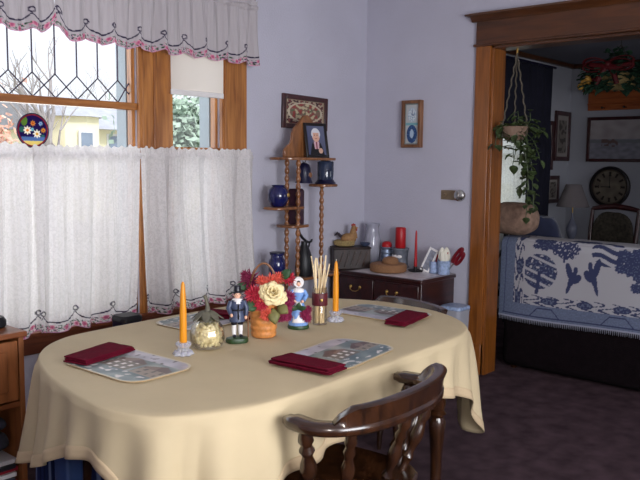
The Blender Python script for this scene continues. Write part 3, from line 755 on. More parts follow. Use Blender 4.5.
for k, (dx, dy, hh) in enumerate(((.006, .018, .16), (-.004, -.014, .15))):
    p = MB().tube([(0, 0, 0), (dx, dy * 2.2, hh)], [.003, .0035], 8).build('pen', M_redwax if k else M_fr_dark, loc=(4.575 + (-1) ** k * .004, 2.845 + .004 * (-1) ** k, ZT + .012))
    tag(p, ('dark red pen leaning left in the paper stuffed cup', 'red pen leaning right in the paper stuffed cup')[k], 'pen')
sc = thing('scissors', 'large red handled scissors standing in the paper stuffed cup', 'scissors', (4.58, 2.828, ZT + .012))
ang = R(38)
Ms = rotM('X', ang)
rb(MB(), -.0015, .0015, -.006, .006, .02, .12, Ms).build('blade', M_silver, sc)
m = MB()
for s_, l in ((-1, .07), (1, .085)):
    cy, cz = s_ * .014, .115 + l * .52
    m.tube([tuple(Ms @ Vector((0, cy + .014 * math.cos(a), cz + .05 * math.sin(a) * l / .07))) for a in [2 * PI * k / 24 for k in range(25)]], .0125, 8)
m.build('handle', mat('red_plastic', (112, 12, 28), .35), sc)
tb = thing('plastic_tub', 'translucent white plastic tub on the floor against right end of the chest', 'plastic tub', (4.55, 2.728, 0))
M_tub = glassmat('milky_plastic', (230, 232, 240), .1, .2, .55, (206, 206, 214))
m = MB()
for z, s_ in ((0, .82), (.01, .85), (.5, 1.0), (.5, .97), (.02, .8)): pass
pr = rounded(.16, .16, .03)
def rings(mb, levels, poly):
    n = len(poly); vs = []; fs = []
    for z, s_ in levels: vs += [(x * s_, y * s_, z) for x, y in poly]
    for i in range(len(levels) - 1):
        for k in range(n): fs.append((i * n + k, i * n + (k + 1) % n, (i + 1) * n + (k + 1) % n, (i + 1) * n + k))
    fs.append(tuple(range(n - 1, -1, -1))); fs.append(tuple((len(levels) - 1) * n + k for k in range(n)))
    return mb.add(vs, fs)
rings(m, ((0.001, .8), (.012, .84), (.46, .98), (.47, 1.02), (.48, 1.02), (.48, .95), (.46, .94), (.02, .8)), pr).build('body', M_tub, tb)
rings(MB(), ((.4805, 1.03), (.5, 1.03), (.506, .98)), pr).build('lid', M_cupblue, tb, bevel=.004)

# ------------------------------------------------------------------ dining table, cloth
TZ = .765
OUT = [(1.225, 1.90, .19), (1.24, 2.10, .20), (1.30, 2.37, .32), (1.41, 2.62, .40), (1.58, 2.775, .36), (1.80, 2.815, .24), (2.2, 2.825, .2), (2.56, 2.81, .22), (2.86, 2.74, .34), (3.05, 2.58, .4), (3.15, 2.38, .28),
       (3.17, 2.2, .21), (3.13, 1.96, .26), (2.99, 1.75, .50), (2.80, 1.645, .28), (2.5, 1.615, .205), (2.2, 1.60, .2), (1.8, 1.59, .215), (1.55, 1.60, .29), (1.38, 1.66, .40), (1.27, 1.75, .34)]
OUT = OUT[::-1]      # counter-clockwise? order fixed below by area
area = sum(OUT[i][0] * OUT[(i + 1) % len(OUT)][1] - OUT[(i + 1) % len(OUT)][0] * OUT[i][1] for i in range(len(OUT)))
if area < 0: OUT = OUT[::-1]
CV = catmull(OUT, 18); NC = len(CV)
TC = (2.2, 2.21)
def cnorm(i):
    a, b = CV[(i - 2) % NC], CV[(i + 2) % NC]; t = Vector((b[0] - a[0], b[1] - a[1])).normalized(); return Vector((t.y, -t.x))
NRM = [cnorm(i) for i in range(NC)]
arc = [0.]
for i in range(NC): arc.append(arc[-1] + math.hypot(CV[(i + 1) % NC][0] - CV[i][0], CV[(i + 1) % NC][1] - CV[i][1]))
tbl = thing('dining_table', 'long oval wooden dining table under the cream cloth', 'table', (TC[0], TC[1], 0))
ins = [(CV[i][0] - NRM[i].x * .022 - TC[0], CV[i][1] - NRM[i].y * .022 - TC[1]) for i in range(0, NC, 4)]
MB().prism(ins, .728, .757).build('tabletop', M_chair, tbl, bevel=.008)
m = MB(); m.bb(-.56, .56, -.45, -.43, .63, .728); m.bb(-.56, .56, .43, .45, .63, .728); m.bb(-.57, -.55, -.43, .43, .63, .728); m.bb(.55, .57, -.43, .43, .63, .728)
m.build('apron', M_chair, tbl, bevel=.003)
legp = [(.02, 0.001), (.028, .02), (.034, .06), (.024, .09), (.026, .2), (.033, .3), (.038, .36), (.028, .385), (.04, .40), (.028, .415), (.036, .44), (.037, .63), (.037, .728)]
for sx, sy in ((-1, -1), (1, -1), (1, 1), (-1, 1)):
    MB().lathe(legp, (sx * .585, sy * .465, 0), 20).build('leg', M_chair, tbl)
# the cloth: flat top, soft edge, hanging drop with folds
m = MB(); vs = []; rg = random.Random(5)
CR = [1., .96, .85, .7, .5, .3, .12]
top_r = list(reversed(CR))
rows = []
def crease(x, y): return .0012 * nz(x * 3.2, y * 3.2, 1) + .0008 * nz(x * 9, y * 9, 4)
for s_ in top_r:
    rows.append([(TC[0] + (CV[i][0] - TC[0]) * s_, TC[1] + (CV[i][1] - TC[1]) * s_, TZ + .003 + crease(CV[i][0] * s_, CV[i][1] * s_)) for i in range(NC)])
ED = [(.004, -.002), (.008, -.007), (.010, -.014)]
for dx, dz in ED:
    rows.append([(CV[i][0] + NRM[i].x * dx, CV[i][1] + NRM[i].y * dx, TZ + .003 + dz) for i in range(NC)])
ND = 26
hemrow = None
def drop_pt(i, t):
    dr = CV[i][2]; s_ = arc[i]; L = arc[NC]
    big = max(0, (dr - .2) / .22)
    # folds: few and soft on the straight runs, deeper cones at the corners
    w = math.sin(2 * PI * s_ * 31 / L + .6 + .5 * t) + .6 * math.sin(2 * PI * s_ * 19 / L + 1.1 + 1.2 * t) + .7 * nz(s_ * 5, t * 1.2, 2)
    A = (.012 + .022 * big) * (t ** .65)
    flare = .012 * t + .02 * big * t
    off = .014 + flare + A * w
    off = max(off, .009)
    # lies over the arms of the near chair: a short gathered lift there
    tw = .02 * big * t * math.cos(2 * PI * s_ * 17 / L)
    n = NRM[i]; tx, ty = -n.y, n.x
    z = TZ - .011 - (dr - .011) * t
    return (CV[i][0] + n.x * off + tx * tw, CV[i][1] + n.y * off + ty * tw, z)
for k in range(1, ND + 1):
    t = k / ND; rows.append([drop_pt(i, t) for i in range(NC)])
vs = [p for r_ in rows for p in r_]
ctr = len(vs); vs.append((TC[0], TC[1], TZ + .003))
fs = []
for k in range(NC): fs.append((ctr, k, (k + 1) % NC))
for j in range(len(rows) - 1):
    for k in range(NC): fs.append((j * NC + k, (j + 1) * NC + k, (j + 1) * NC + (k + 1) % NC, j * NC + (k + 1) % NC))
tc = MB().add(vs, fs).build('tablecloth', M_cloth, solid=.0022, angle=80)
tag(tc, 'cream tablecloth draped over the oval dining table with pointed hanging corners', 'tablecloth')
# stitched hem band
hm = []
for k, t in enumerate((.0, .33, .66, 1.)):
    hm.append([])
    for i in range(NC):
        dr = CV[i][2]; tt = 1 - (.045 * (1 - t)) / dr
        p = drop_pt(i, tt); n = NRM[i]; hm[-1].append((p[0] + n.x * .0022, p[1] + n.y * .0022, p[2]))
vs = [p for r_ in hm for p in r_]
fs = [(j * NC + k, (j + 1) * NC + k, (j + 1) * NC + (k + 1) % NC, j * NC + (k + 1) % NC) for j in range(3) for k in range(NC)]
hb = MB().add(vs, fs).build('hem', M_clothhem, tc, angle=80, solid=.0016)

# ------------------------------------------------------------------ captain's chairs
def make_chair(name, label):
    t = thing(name, label, 'chair')
    m = MB(); pl = []
    for k in range(40):
        a = 2 * PI * k / 40; c_, s_ = math.cos(a), math.sin(a)
        pl.append((.245 * math.copysign(abs(c_) ** .6, c_), .235 * math.copysign(abs(s_) ** .6, s_)))
    rings(m, ((.405, .93), (.415, .99), (.435, 1.0), (.444, .97), (.44, .8), (.436, .3)), pl); m.build('seat', M_chair, t)
    for sx, sy in ((-1, 1), (1, 1), (-1, -1), (1, -1)):
        a = Vector((sx * .17, sy * .15, .412)); b = Vector((sx * .225, sy * .215, .001)); m = MB()
        rr = [.016, .019, .022, .017, .02, .024, .026, .018, .024, .016, .016, .012]
        m.tube([a.lerp(b, k / 11) for k in range(12)], rr, 14); m.build('leg', M_chair, t)
    for sx in (-1, 1): MB().tube([(sx * .203, .186, .17), (sx * .21, 0, .17), (sx * .203, -.186, .17)], [.009, .015, .009], 10).build('stretcher', M_chair, t)
    MB().tube([(-.208, 0, .17), (0, 0, .17), (.208, 0, .17)], [.009, .015, .009], 10).build('stretcher', M_chair, t)
    RZ = .722
    U = []
    for k in range(8): U.append((-.315 + .012 * (1 - k / 8), -.03 - .09 * k / 8, RZ))
    for k in range(33):
        a = PI + PI * k / 32; U.append((.315 * math.copysign(abs(math.cos(a)) ** .8, math.cos(a)), -.12 + .15 * math.sin(a), RZ))
    for k in range(1, 9): U.append((.315 - .012 * k / 8, -.12 + .09 * k / 8, RZ))
    n = len(U)
    def sec(i):
        e = min(i, n - 1 - i); w = .034 if e > 2 else (.034 * (.55 + .15 * e)); hgt = .016 if e > 1 else .012
        return [(-w, -hgt * .6), (-w * .8, -hgt), (w * .8, -hgt), (w, -hgt * .6), (w, hgt * .6), (w * .8, hgt), (-w * .8, hgt), (-w, hgt * .6)]
    MB().sweep(U, sec).build('arm_rail', M_chair, t, angle=50)
    K = U[13:n - 9]; nk = len(K)
    def csec(i):
        e = min(i, nk - 1 - i) / nk; q = min(1, e * 9); hgt = .024 + .048 * q ** .7 + .006 * math.sin(PI * i / nk)
        lean = -.022 * q
        w0, w1 = .030, .017 + .004 * q
        return [(-w0, .014), (w0, .014), (w1 - lean * .6, hgt * .6), (w1 - lean, hgt - .006), (-lean, hgt), (-w1 - lean, hgt - .006), (-w1 - lean * .6, hgt * .6)]
    MB().sweep([(x, y, z) for x, y, z in K], csec).build('crest', M_chair, t, angle=50)
    idx = [7, 16, n // 2, n - 17, n - 12, n - 6]
    for q, i in enumerate(idx):
        tx, ty, _ = U[i]; a = Vector((tx, ty, RZ - .014)); L = math.hypot(tx, ty); b = Vector((tx * .70, (ty + .02) * .72 if ty < -.1 else ty * .9 + .0, .436))
        f = 1.25 if q in (0, len(idx) - 1) else 1.
        rr = [.012, .017, .020, .013, .020, .013, .016, .021, .023, .020, .015, .012, .020, .013, .013, .012]
        MB().tube([a.lerp(b, k / 15) for k in range(16)], [r_ * f for r_ in rr], 12).build('spindle', M_chair, t)
    return t
ch = make_chair('dining_chair', 'dark turned wood captain chair pushed to the near side of the table')
ch['group'] = 'captain chairs around the table'
ch.location = (1.915, 1.586, 0); ch.rotation_euler = (0, 0, R(3))
cB = dup(ch, (3.335, 2.43, 0), R(74), 'dark turned wood captain chair behind right end of the table by the chest')
cB.scale = (.89, .89, .89)
bn = thing('waste_bin', 'narrow dark navy bin on the floor behind the table under the window', 'bin', (2.35, 3.44, 0))
rings(MB(), ((.001, .8), (.62, 1.), (.63, 1.), (.63, .92), (.02, .74)), rounded(.13, .12, .03)).build('body', M_navydark, bn)
rings(MB(), ((.631, 1.05), (.65, 1.05), (.662, .9)), rounded(.13, .12, .03)).build('lid', M_black, bn)

# ------------------------------------------------------------------ oak cabinet at left, its contents
cb = thing('cabinet', 'small oak cabinet with a raised door and open shelf at far left', 'cabinet', (1.215, 3.28, 0))
X0, X1, Y0, Y1 = -.3, .3, -.325, .255
MB().bb(X0 - .012, X1 + .012, Y0 - .012, Y1, .762, .785).build('top', M_cabh, cb, bevel=.005)
for x in (X0, X1 - .022): MB().bb(x, x + .022, Y0, Y1, 0.001, .762).build('side', M_cab, cb, bevel=.002)
MB().bb(X0 + .022, X1 - .022, Y1 - .012, Y1, .03, .762).build('back', M_cab, cb)
MB().bb(X0 + .022, X1 - .022, Y0 + .004, Y1 - .012, .47, .49).build('shelf', M_cabh, cb)
MB().bb(X0 + .022, X1 - .022, Y0 + .004, Y1 - .012, .03, .055).build('bottom', M_cabh, cb)
for x0, x1 in ((X0 + .03, -.003), (.003, X1 - .03)):
    dd = MB().bb(x0, x1, Y0 - .006, Y0 + .012, .5, .75).build('door', M_cab, cb, bevel=.003)
    MB().bb(x0 + .045, x1 - .045, Y0 - .012, Y0 - .004, .54, .71).build('raised_panel', M_cab, dd, bevel=.006)
    MB().lathe([(.006, 0), (.012, .01), (.012, .018), (.001, .022)], ((x1 - .02) if x0 < 0 else (x0 + .02), Y0 - .006, .6), 12, M=rotM('X', PI / 2)).build('knob', M_brass, dd)
p = thing('telephone', 'dark grey rounded telephone on top of the oak cabinet', 'telephone', (1.415, 3.14, .786), R(10))
rings(MB(), ((0, .92), (.008, 1.), (.03, 1.), (.045, .9)), rounded(.17, .2, .05)).build('base', M_black, p)
m = MB(); m.tube([(-.02, -.085, .055), (-.02, -.07, .068), (-.02, 0, .074), (-.02, .07, .068), (-.02, .085, .055)], [.02, .026, .022, .026, .02], 14); m.build('handset', mat('dark_grey_plastic', (60, 62, 70), .4), p)
# folded things and magazines inside
M_dgrey = mat('charcoal_cloth', (46, 46, 54), .95, var=.25, scale=20, bump=.5, bscale=60)
def cushion(mb, c, s, seed, n=18):
    def P(u, v):
        th = u * 2 * PI; ph = (v - .5) * PI
        x = math.copysign(abs(math.cos(ph) * math.cos(th)) ** .6, math.cos(th)); y = math.copysign(abs(math.cos(ph) * math.sin(th)) ** .6, math.sin(th)); z = math.sin(ph)
        k = 1 + .06 * nz(x * 2 + seed, y * 2, z * 2)
        return (c[0] + s[0] * x * k, c[1] + s[1] * y * k, c[2] + s[2] * z * k)
    return mb.grid(P, n * 2, n)
o = cushion(MB(), (0, 0, 0), (.115, .12, .045), 1).build('folded_cloth', M_dgrey, loc=(1.365, 3.10, .31)); tag(o, 'charcoal folded cloth in the open shelf lying on the magazines', 'cloth')
o = cushion(MB(), (0, 0, 0), (.10, .10, .03), 4).build('folded_cloth', mat('dark_slate_cloth', (60, 62, 76), .95, var=.25, scale=20), loc=(1.375, 3.10, .384)); tag(o, 'slate grey folded cloth on top of the charcoal cloth in the cabinet', 'cloth')
o = MB().ball((0, 0, 0), (.035, .035, .032)).build('ball', mat('bright_blue_rubber', (16, 34, 190), .4), loc=(1.375, 3.02, .444)); tag(o, 'bright blue ball lying on the folded cloths in the cabinet', 'ball')
mg = [(206, 200, 196), (150, 26, 36), (40, 40, 48), (190, 186, 182), (170, 40, 40), (60, 60, 72), (206, 200, 200), (140, 30, 44), (34, 34, 40), (176, 170, 170)]
names = ['white', 'crimson', 'black', 'light grey', 'bright red', 'slate', 'cream', 'wine red', 'charcoal', 'pale grey']
for k, c_ in enumerate(mg):
    dx = .006 * ((k * 7) % 5 - 2)
    o = MB().bb(-.11, .11, -.14, .14, 0, .018).build('magazine', mat('magazine_cover_%d' % k, c_, .35, var=.15, scale=30), loc=(1.365 + dx, 3.11 + dx, .0565 + .0188 * k), bevel=.002)
    pos = 'topmost' if k == 9 else ('bottom' if k == 0 else None)
    tag(o, '%s covered magazine, %s of the stack in the cabinet' % (names[k], 'topmost' if k == 9 else 'lowest' if k == 0 else 'number %d from the bottom' % (k + 1)), 'magazine', 'magazines stacked in the cabinet')
# bag and box under the cloth at left
def tote_col(u, v): return (26, 32, 66) if math.sin(u * 2 * PI * 20) > -.2 else ((96, 106, 136) if (u * 20) % 3 < 1 else (20, 24, 50))
tg = thing('tote_bag', 'navy striped tote bag standing under the left back of the tablecloth', 'bag', (1.60, 2.72, 0))
def bagP(u, v):
    a = u * 2 * PI; c_, s_ = math.cos(a), math.sin(a)
    return (.17 * math.copysign(abs(c_) ** .5, c_) * (1 - .05 * v), .05 * math.copysign(abs(s_) ** .5, s_) * (1 - .35 * v), .002 + .36 * v + .004 * math.sin(5 * a))
MB().grid(bagP, 160, 16, tote_col).build('bag_body', M_throw, tg, solid=.004)
MB().tube([(-.07, -.035, .355), (-.06, -.03, .43), (0, -.028, .455), (.06, -.03, .43), (.07, -.035, .355)], .006, 8).build('handle', M_navydark, tg)
o = rings(MB(), ((0.001, .95), (.01, 1), (.4, 1), (.405, .94)), rounded(.075, .10, .015)).build('storage_box', mat('mid_blue_plastic', (40, 66, 116), .45, var=.05), loc=(1.497, 2.595, 0)); tag(o, 'tall plain blue box on the floor under the tablecloth edge', 'box')
# ------------------------------------------------------------------ things on the table
Z0 = TZ + .0062
def mat_pic(seed):
    def f(u, v):
        n = nz(u * 6 + seed, v * 5, seed)
        x, y = u, v
        if y > .74: 
            if nz(u * 22, v * 10, seed + 2) > .45: return (70, 60, 62)
            return mix3((190, 184, 190), (150, 148, 158), .5 + n)
        if .3 < y <= .74:
            # houses: gabled blocks with windows
            k = int(x * 2.6 + .3); fx = x * 2.6 + .3 - k; hgt = .48 + .13 * ((k * 5 + int(seed)) % 3) * .5
            if .06 < fx < .94 and y < hgt + .16 - abs(fx - .5) * .3:
                if y > hgt - .02: return (84, 62, 58) if n < .2 else (116, 94, 84)
                if (fx * 4.2) % 1 < .34 and (y * 9) % 1 < .55: return (222, 216, 210) if k % 2 else (60, 54, 54)
                return (98, 88, 76) if k % 2 else (140, 126, 112)
            return mix3((96, 112, 112), (150, 156, 150), .5 + n * 1.4)
        if nz(u * 14, v * 14, seed + 7) > .3: return (206, 200, 196)
        return mix3((74, 94, 100), (130, 140, 136), .45 + n * 1.3)
    return f
def placemat(label, loc, rz, seed, w=.43, h=.29):
    o = thing('placemat', label, 'placemat', (loc[0], loc[1], Z0), rz, 'printed village placemats')
    pic = mat_pic(seed); r_ = .075
    def P(u, v):
        # square-to-rounded-rectangle mapping
        x, y = (u - .5) * w, (v - .5) * h
        cx, cy = w / 2 - r_, h / 2 - r_
        ax, ay = abs(x), abs(y)
        if ax > cx and ay > cy:
            dx, dy = (ax - cx) / r_, (ay - cy) / r_
            mx = max(dx, dy); l = math.hypot(dx, dy)
            k = mx / l if l > 0 else 1
            x = math.copysign(cx + dx * k * r_, x); y = math.copysign(cy + dy * k * r_, y)
        return (x, y, .0045 + .0006 * nz(x * 8, y * 8, seed))
    def col(u, v):
        e = min(u, 1 - u) * w, min(v, 1 - v) * h
        if min(e) < .008: return (190, 178, 150)
        return pic(u, v)
    MB().grid(P, 110, 76, col).build('printed_face', M_print, o)
    rings(MB(), ((0, .985), (.0038, .99)), [(P(u, v)[0], P(u, v)[1]) for u, v in [(k / 24, 0) for k in range(24)] + [(1, k / 16) for k in range(16)] + [(1 - k / 24, 1) for k in range(24)] + [(0, 1 - k / 16) for k in range(16)]]).build('backing', mat('mat_cork', (176, 150, 112), .8), o)
    return o
def napkin(label, loc, rz, L=.26, W=.115, z=None):
    o = thing('napkin', label, 'napkin', (loc[0], loc[1], Z0 + .0062 if z is None else z), rz, 'folded burgundy napkins')
    m = MB()
    for k, (dx, dy, s_) in enumerate(((0, 0, 1.), (.004, .004, .97), (-.003, .002, .95))):
        def P(u, v, k=k, dx=dx, dy=dy, s_=s_):
            x, y = (u - .5) * L * s_ + dx, (v - .5) * W * s_ + dy
            tp = .35 + .3 * u
            return (x, y + .012 * (u - .5) * (v - .5), .003 + .0062 * k + .003 * abs(nz(x * 12, y * 16, k + L)) + (.004 * v if k == 2 else 0))
        g = MB().grid(P, 30, 14); m.add(g.v, g.f)
    m.build('folded_cloth', M_burg, o, solid=.005)
    return o
placemat('printed village placemat at left end of the table nearest the oak cabinet', (1.535, 2.245), R(-88), 3)
placemat('printed village placemat at the near side of the table before the front chair', (2.175, 1.80), R(8), 11)
placemat('printed village placemat at the window side behind the leaf topped glass jar', (2.22, 2.625), R(184), 23)
placemat('printed village placemat at the right end of the table by the chest', (2.905, 2.14), R(94), 37)
napkin('burgundy napkin folded on the left end placemat', (1.520, 2.40), R(15), .25, .115)
napkin('burgundy napkin folded across left edge of the near side placemat', (1.945, 1.755), R(95), .26, .115)
napkin('burgundy napkin partly hidden behind the pilgrim man and glass jar', (2.32, 2.60), R(110), .26, .115)
napkin('burgundy napkin on the right end placemat nearest the doorway', (2.83, 1.95), R(12), .27, .105)

def crystal_holder(label, x, y, zz=None):
    o = thing('candle_holder', label, 'candle holder', (x, y, Z0), 0, 'cut crystal candle holders')
    star = lambda a, z: 1 + (.16 if z < .02 else .12) * math.cos(8 * a)
    MB().lathe([(.030, 0), (.036, .004), (.031, .013), (.02, .02), (.017, .026), (.024, .034), (.027, .044), (.022, .05), (.0145, .05), (.0145, .03), (.001, .028)], (0, 0, 0), 48, rad=star).build('body', M_crystal, o, angle=20)
    m = MB()
    for k in range(8):
        a = 2 * PI * k / 8; m.ball((.029 * math.cos(a), .029 * math.sin(a), .012), (.007, .007, .009), 6, 4)
        m.ball((.023 * math.cos(a + .4), .023 * math.sin(a + .4), .042), (.006, .006, .008), 6, 4)
    m.build('facets', M_crystalf, o, smooth=False)
    return o
M_crystalf = glassmat('crystal_facet', (236, 236, 246), .4, .02, .16, (246, 244, 255))
def taper(label, x, y):
    c = MB().lathe([(.0125, 0), (.0138, .02), (.0132, .12), (.0105, .2), (.0068, .238), (.003, .247), (.001, .248)], (0, 0, 0), 20).build('taper_candle', M_wax, loc=(x, y, Z0 + .0295))
    tag(c, label, 'candle', 'amber taper candles')
    m = MB().tube([(0, 0, .246), (.001, 0, .256)], .0011, 5).build('wick', M_porc, c)
crystal_holder('cut crystal candle holder left of the leaf topped glass jar', 1.756, 2.212); taper('amber taper candle in the crystal holder left of the leaf topped jar', 1.756, 2.212)
crystal_holder('cut crystal candle holder right of the reed diffuser', 2.606, 2.186); taper('amber taper candle in the crystal holder right of the reed diffuser', 2.606, 2.186)

# glass jar of popcorn with leaf collar
j = thing('glass_jar', 'squat round glass jar of pale popcorn topped with dark leaves and a stem', 'jar', (1.892, 2.235, Z0))
MB().lathe([(.04, 0), (.055, .004), (.066, .03), (.067, .055), (.06, .085), (.045, .105), (.036, .112), (.034, .112), (.043, .104), (.058, .084), (.065, .055), (.064, .03), (.053, .007), (.001, .005)], (0, 0, 0), 36, rad=lambda a, z: 1 + .02 * math.cos(8 * a)).build('bowl', M_glass, j)
m = MB(); rg = random.Random(3)
for k in range(170):
    a = rg.uniform(0, 2 * PI); z = rg.uniform(.014, .096); rmax = .056 if z < .07 else .056 - (z - .07) * .7
    r_ = rmax * rg.uniform(.55, 1) ; m.ball((r_ * math.cos(a), r_ * math.sin(a), z), rg.uniform(.0055, .0085), 6, 4)
m.ball((0, 0, .05), (.047, .047, .044), 20, 12); pc = m.build('popcorn', mat('popcorn_pale', (226, 216, 178), .7, var=.1, scale=80), j); pc['kind'] = 'stuff'
m = MB(); m.lathe([(.038, .1125), (.034, .12), (.014, .13), (.001, .132)], (0, 0, 0), 20); m.build('lid', mat('olive_lid', (78, 76, 58), .8, var=.2, scale=40), j)
M_leafd = mat('dark_olive_leaf', (92, 88, 74), .75, var=.25, scale=40)
for k in range(7):
    a = 2 * PI * k / 7 + .3
    def P(u, v, a=a):
        l = .012 + .052 * u; w = .017 * math.sin(PI * min(1, u * .92 + .08)) ** .8 * (v - .5) * 2
        z = .134 - .55 * max(0, l - .025) + .012 * (1 - u) - .003 * abs(v - .5) * 2
        return (l * math.cos(a) - w * math.sin(a), l * math.sin(a) + w * math.cos(a), z)
    MB().grid(P, 10, 6).build('leaf', M_leafd, j, solid=.002)
MB().tube([(0, 0, .13), (.002, 0, .16), (-.002, .004, .19), (-.008, .006, .205)], [.014, .008, .007, .008], 10).build('stem', M_leafd, j)

# pilgrim figurines
FR = R(-41)   # facing the camera side
mn = thing('figurine', 'painted pilgrim man figurine in black hat and blue coat on green base', 'figurine', (2.035, 2.22, Z0), R(-32))
mn.scale = (.9, .9, .96)
# local: faces -y
MB().lathe([(.05, 0), (.052, .008), (.048, .018), (.03, .022), (.001, .023)], (0, 0, 0), 28, sy=.8, rad=lambda a, z: 1 + .04 * math.sin(5 * a)).build('base', M_pgreen, mn)
for s_ in (-1, 1): MB().tube([(s_ * .014, 0, .02), (s_ * .015, .002, .05), (s_ * .014, .0, .085)], [.007, .0105, .010], 10).build('stocking', M_porc, mn)
for s_ in (-1, 1): MB().ball((s_ * .015, -.008, .026), (.009, .017, .008)).build('shoe', M_pblack, mn)
m = MB(); [m.tube([(s_ * .014, 0, .074), (s_ * .016, 0, .095), (s_ * .012, 0, .125)], [.0125, .017, .016], 12) for s_ in (-1, 1)]; m.build('breeches', M_pblack, mn)
m = MB(); m.lathe([(.036, .088), (.035, .1), (.029, .125), (.027, .14), (.031, .165), (.028, .178), (.012, .186)], (0, 0, 0), 24, sy=.78)
m.tube([(-.028, 0, .172), (-.04, -.004, .145), (-.033, -.022, .122)], [.012, .0115, .009], 10); m.tube([(.028, 0, .172), (.042, 0, .142), (.036, -.014, .112)], [.012, .0115, .009], 10)
m.build('coat', M_slate, mn)
m = MB(); m.tube([(0, -.022, .174), (0, -.0245, .14), (0, -.0285, .1)], .0035, 6); m.lathe([(.031, .134), (.031, .141)], (0, 0, 0), 24, sy=.82); m.build('belt', M_pblack, mn)
for p in ((-.031, -.026, .118), (.035, -.016, .105)): MB().ball(p, (.007, .008, .008), 10, 7).build('hand', M_skin, mn)
m = MB(); m.lathe([(.026, .174), (.022, .183), (.012, .187)], (0, -.002, 0), 16, sy=.85); m.prism([(-.009, .002), (.009, .002), (.008, .018), (-.008, .018)], -.002, .002, M=Matrix(((1, 0, 0), (0, 0, 1), (0, 1, 0))), c=(0, -.024, .163)); m.build('collar', M_porc, mn)
m = MB(); m.ball((0, 0, .199), (.0145, .015, .018)); m.ball((0, -.0155, .197), (.003, .004, .004), 8, 6); [m.ball((s_ * .0145, 0, .198), (.003, .004, .005), 8, 6) for s_ in (-1, 1)]; m.tube([(0, 0, .178), (0, 0, .19)], .008, 10); m.build('head', M_skin, mn)
for s_ in (-1, 1): MB().ball((s_ * .0055, -.0135, .202), .0018, 6, 4).build('eye', M_pblack, mn)
m = MB(); m.ball((0, .003, .203), (.0165, .0155, .0165)); m.ball((0, .008, .192), (.0155, .010, .014)); m.build('hair', mat('painted_brown_hair', (84, 56, 40), .5), mn)
MB().lathe([(.03, .211), (.03, .2145), (.0165, .217), (.0145, .236), (.012, .24), (.001, .241)], (0, 0, 0), 24).build('hat', M_pblack, mn)
MB().tube([(.047, -.012, .02), (.046, -.012, .12)], .003, 8).build('staff', M_fr_brown, mn)

wm = thing('figurine', 'painted pilgrim woman figurine in white bonnet and light blue dress with burgundy flowers', 'figurine', (2.392, 2.218, Z0), R(-46))
MB().lathe([(.046, 0), (.048, .008), (.044, .016), (.001, .018)], (0, 0, 0), 28, sy=.9).build('base', M_pgreen, wm)
m = MB(); m.lathe([(.042, .016), (.043, .03), (.037, .07), (.028, .1), (.021, .118), (.02, .126)], (0, 0, 0), 28, rad=lambda a, z: 1 + (.05 * math.sin(9 * a) if z < .06 else .02 * math.sin(9 * a))); m.build('skirt', M_lblue, wm)
def ap(u, v):
    a = -PI / 2 + (u - .5) * 1.1 * (1.2 - .3 * v); z = .03 + .09 * v; rr = .0445 - (.0445 - .0225) * max(0, (z - .03) / .09) ** .9
    return (rr * math.cos(a) , rr * math.sin(a), z)
MB().grid(ap, 12, 12).build('apron', M_porc, wm, solid=.003)
m = MB(); m.lathe([(.0205, .12), (.022, .135), (.025, .155), (.022, .17), (.01, .178)], (0, 0, 0), 20, sy=.8)
m.tube([(-.022, 0, .165), (-.034, -.006, .143), (-.022, -.027, .125)], [.0105, .0105, .008], 10); m.tube([(.022, 0, .165), (.034, -.006, .143), (.022, -.027, .125)], [.0105, .0105, .008], 10)
m.build('bodice', M_lblue, wm)
m = MB(); m.lathe([(.027, .16), (.024, .171), (.01, .179)], (0, 0, 0), 18, sy=.85); m.build('collar', M_porc, wm)
for s_ in (-1, 1): MB().ball((s_ * .016, -.03, .122), (.007, .007, .007), 10, 7).build('hand', M_skin, wm)
m = MB(); m.ball((0, -.001, .196), (.0155, .0155, .0185)); m.ball((0, -.0165, .194), (.003, .004, .004), 8, 6); m.tube([(0, 0, .174), (0, 0, .186)], .0075, 10); m.build('head', M_skin, wm)
for s_ in (-1, 1): MB().ball((s_ * .006, -.0145, .2), .0018, 6, 4).build('eye', M_pblack, wm)
MB().ball((0, -.0155, .187), (.004, .002, .0012), 6, 4).build('mouth', M_comb, wm)
MB().ball((0, .0, .203), (.0165, .0152, .0165)).build('hair', mat('painted_dark_hair', (60, 44, 40), .5), wm)
m = MB(); m.ball((0, .007, .203), (.021, .0165, .0215)); m.lathe([(.021, 0), (.0235, .004), (.0215, .008)], (0, -.005, .202), 24, M=rotM('X', PI / 2)); m.build('bonnet', M_porc, wm)
M_mag = mat('burgundy_petal', (128, 24, 66), .7, var=.25, scale=80)
M_coral = mat('coral_petal', (206, 84, 66), .7, var=.2, scale=80)
M_red = mat('red_petal', (176, 34, 56), .7, var=.2, scale=80)
M_cream = mat('cream_petal', (232, 214, 164), .7, var=.06, scale=80)
M_gleaf = mat('green_leaf', (44, 74, 42), .6, var=.25, scale=50)
M_oleaf = mat('olive_leaf', (112, 108, 62), .6, var=.25, scale=50)
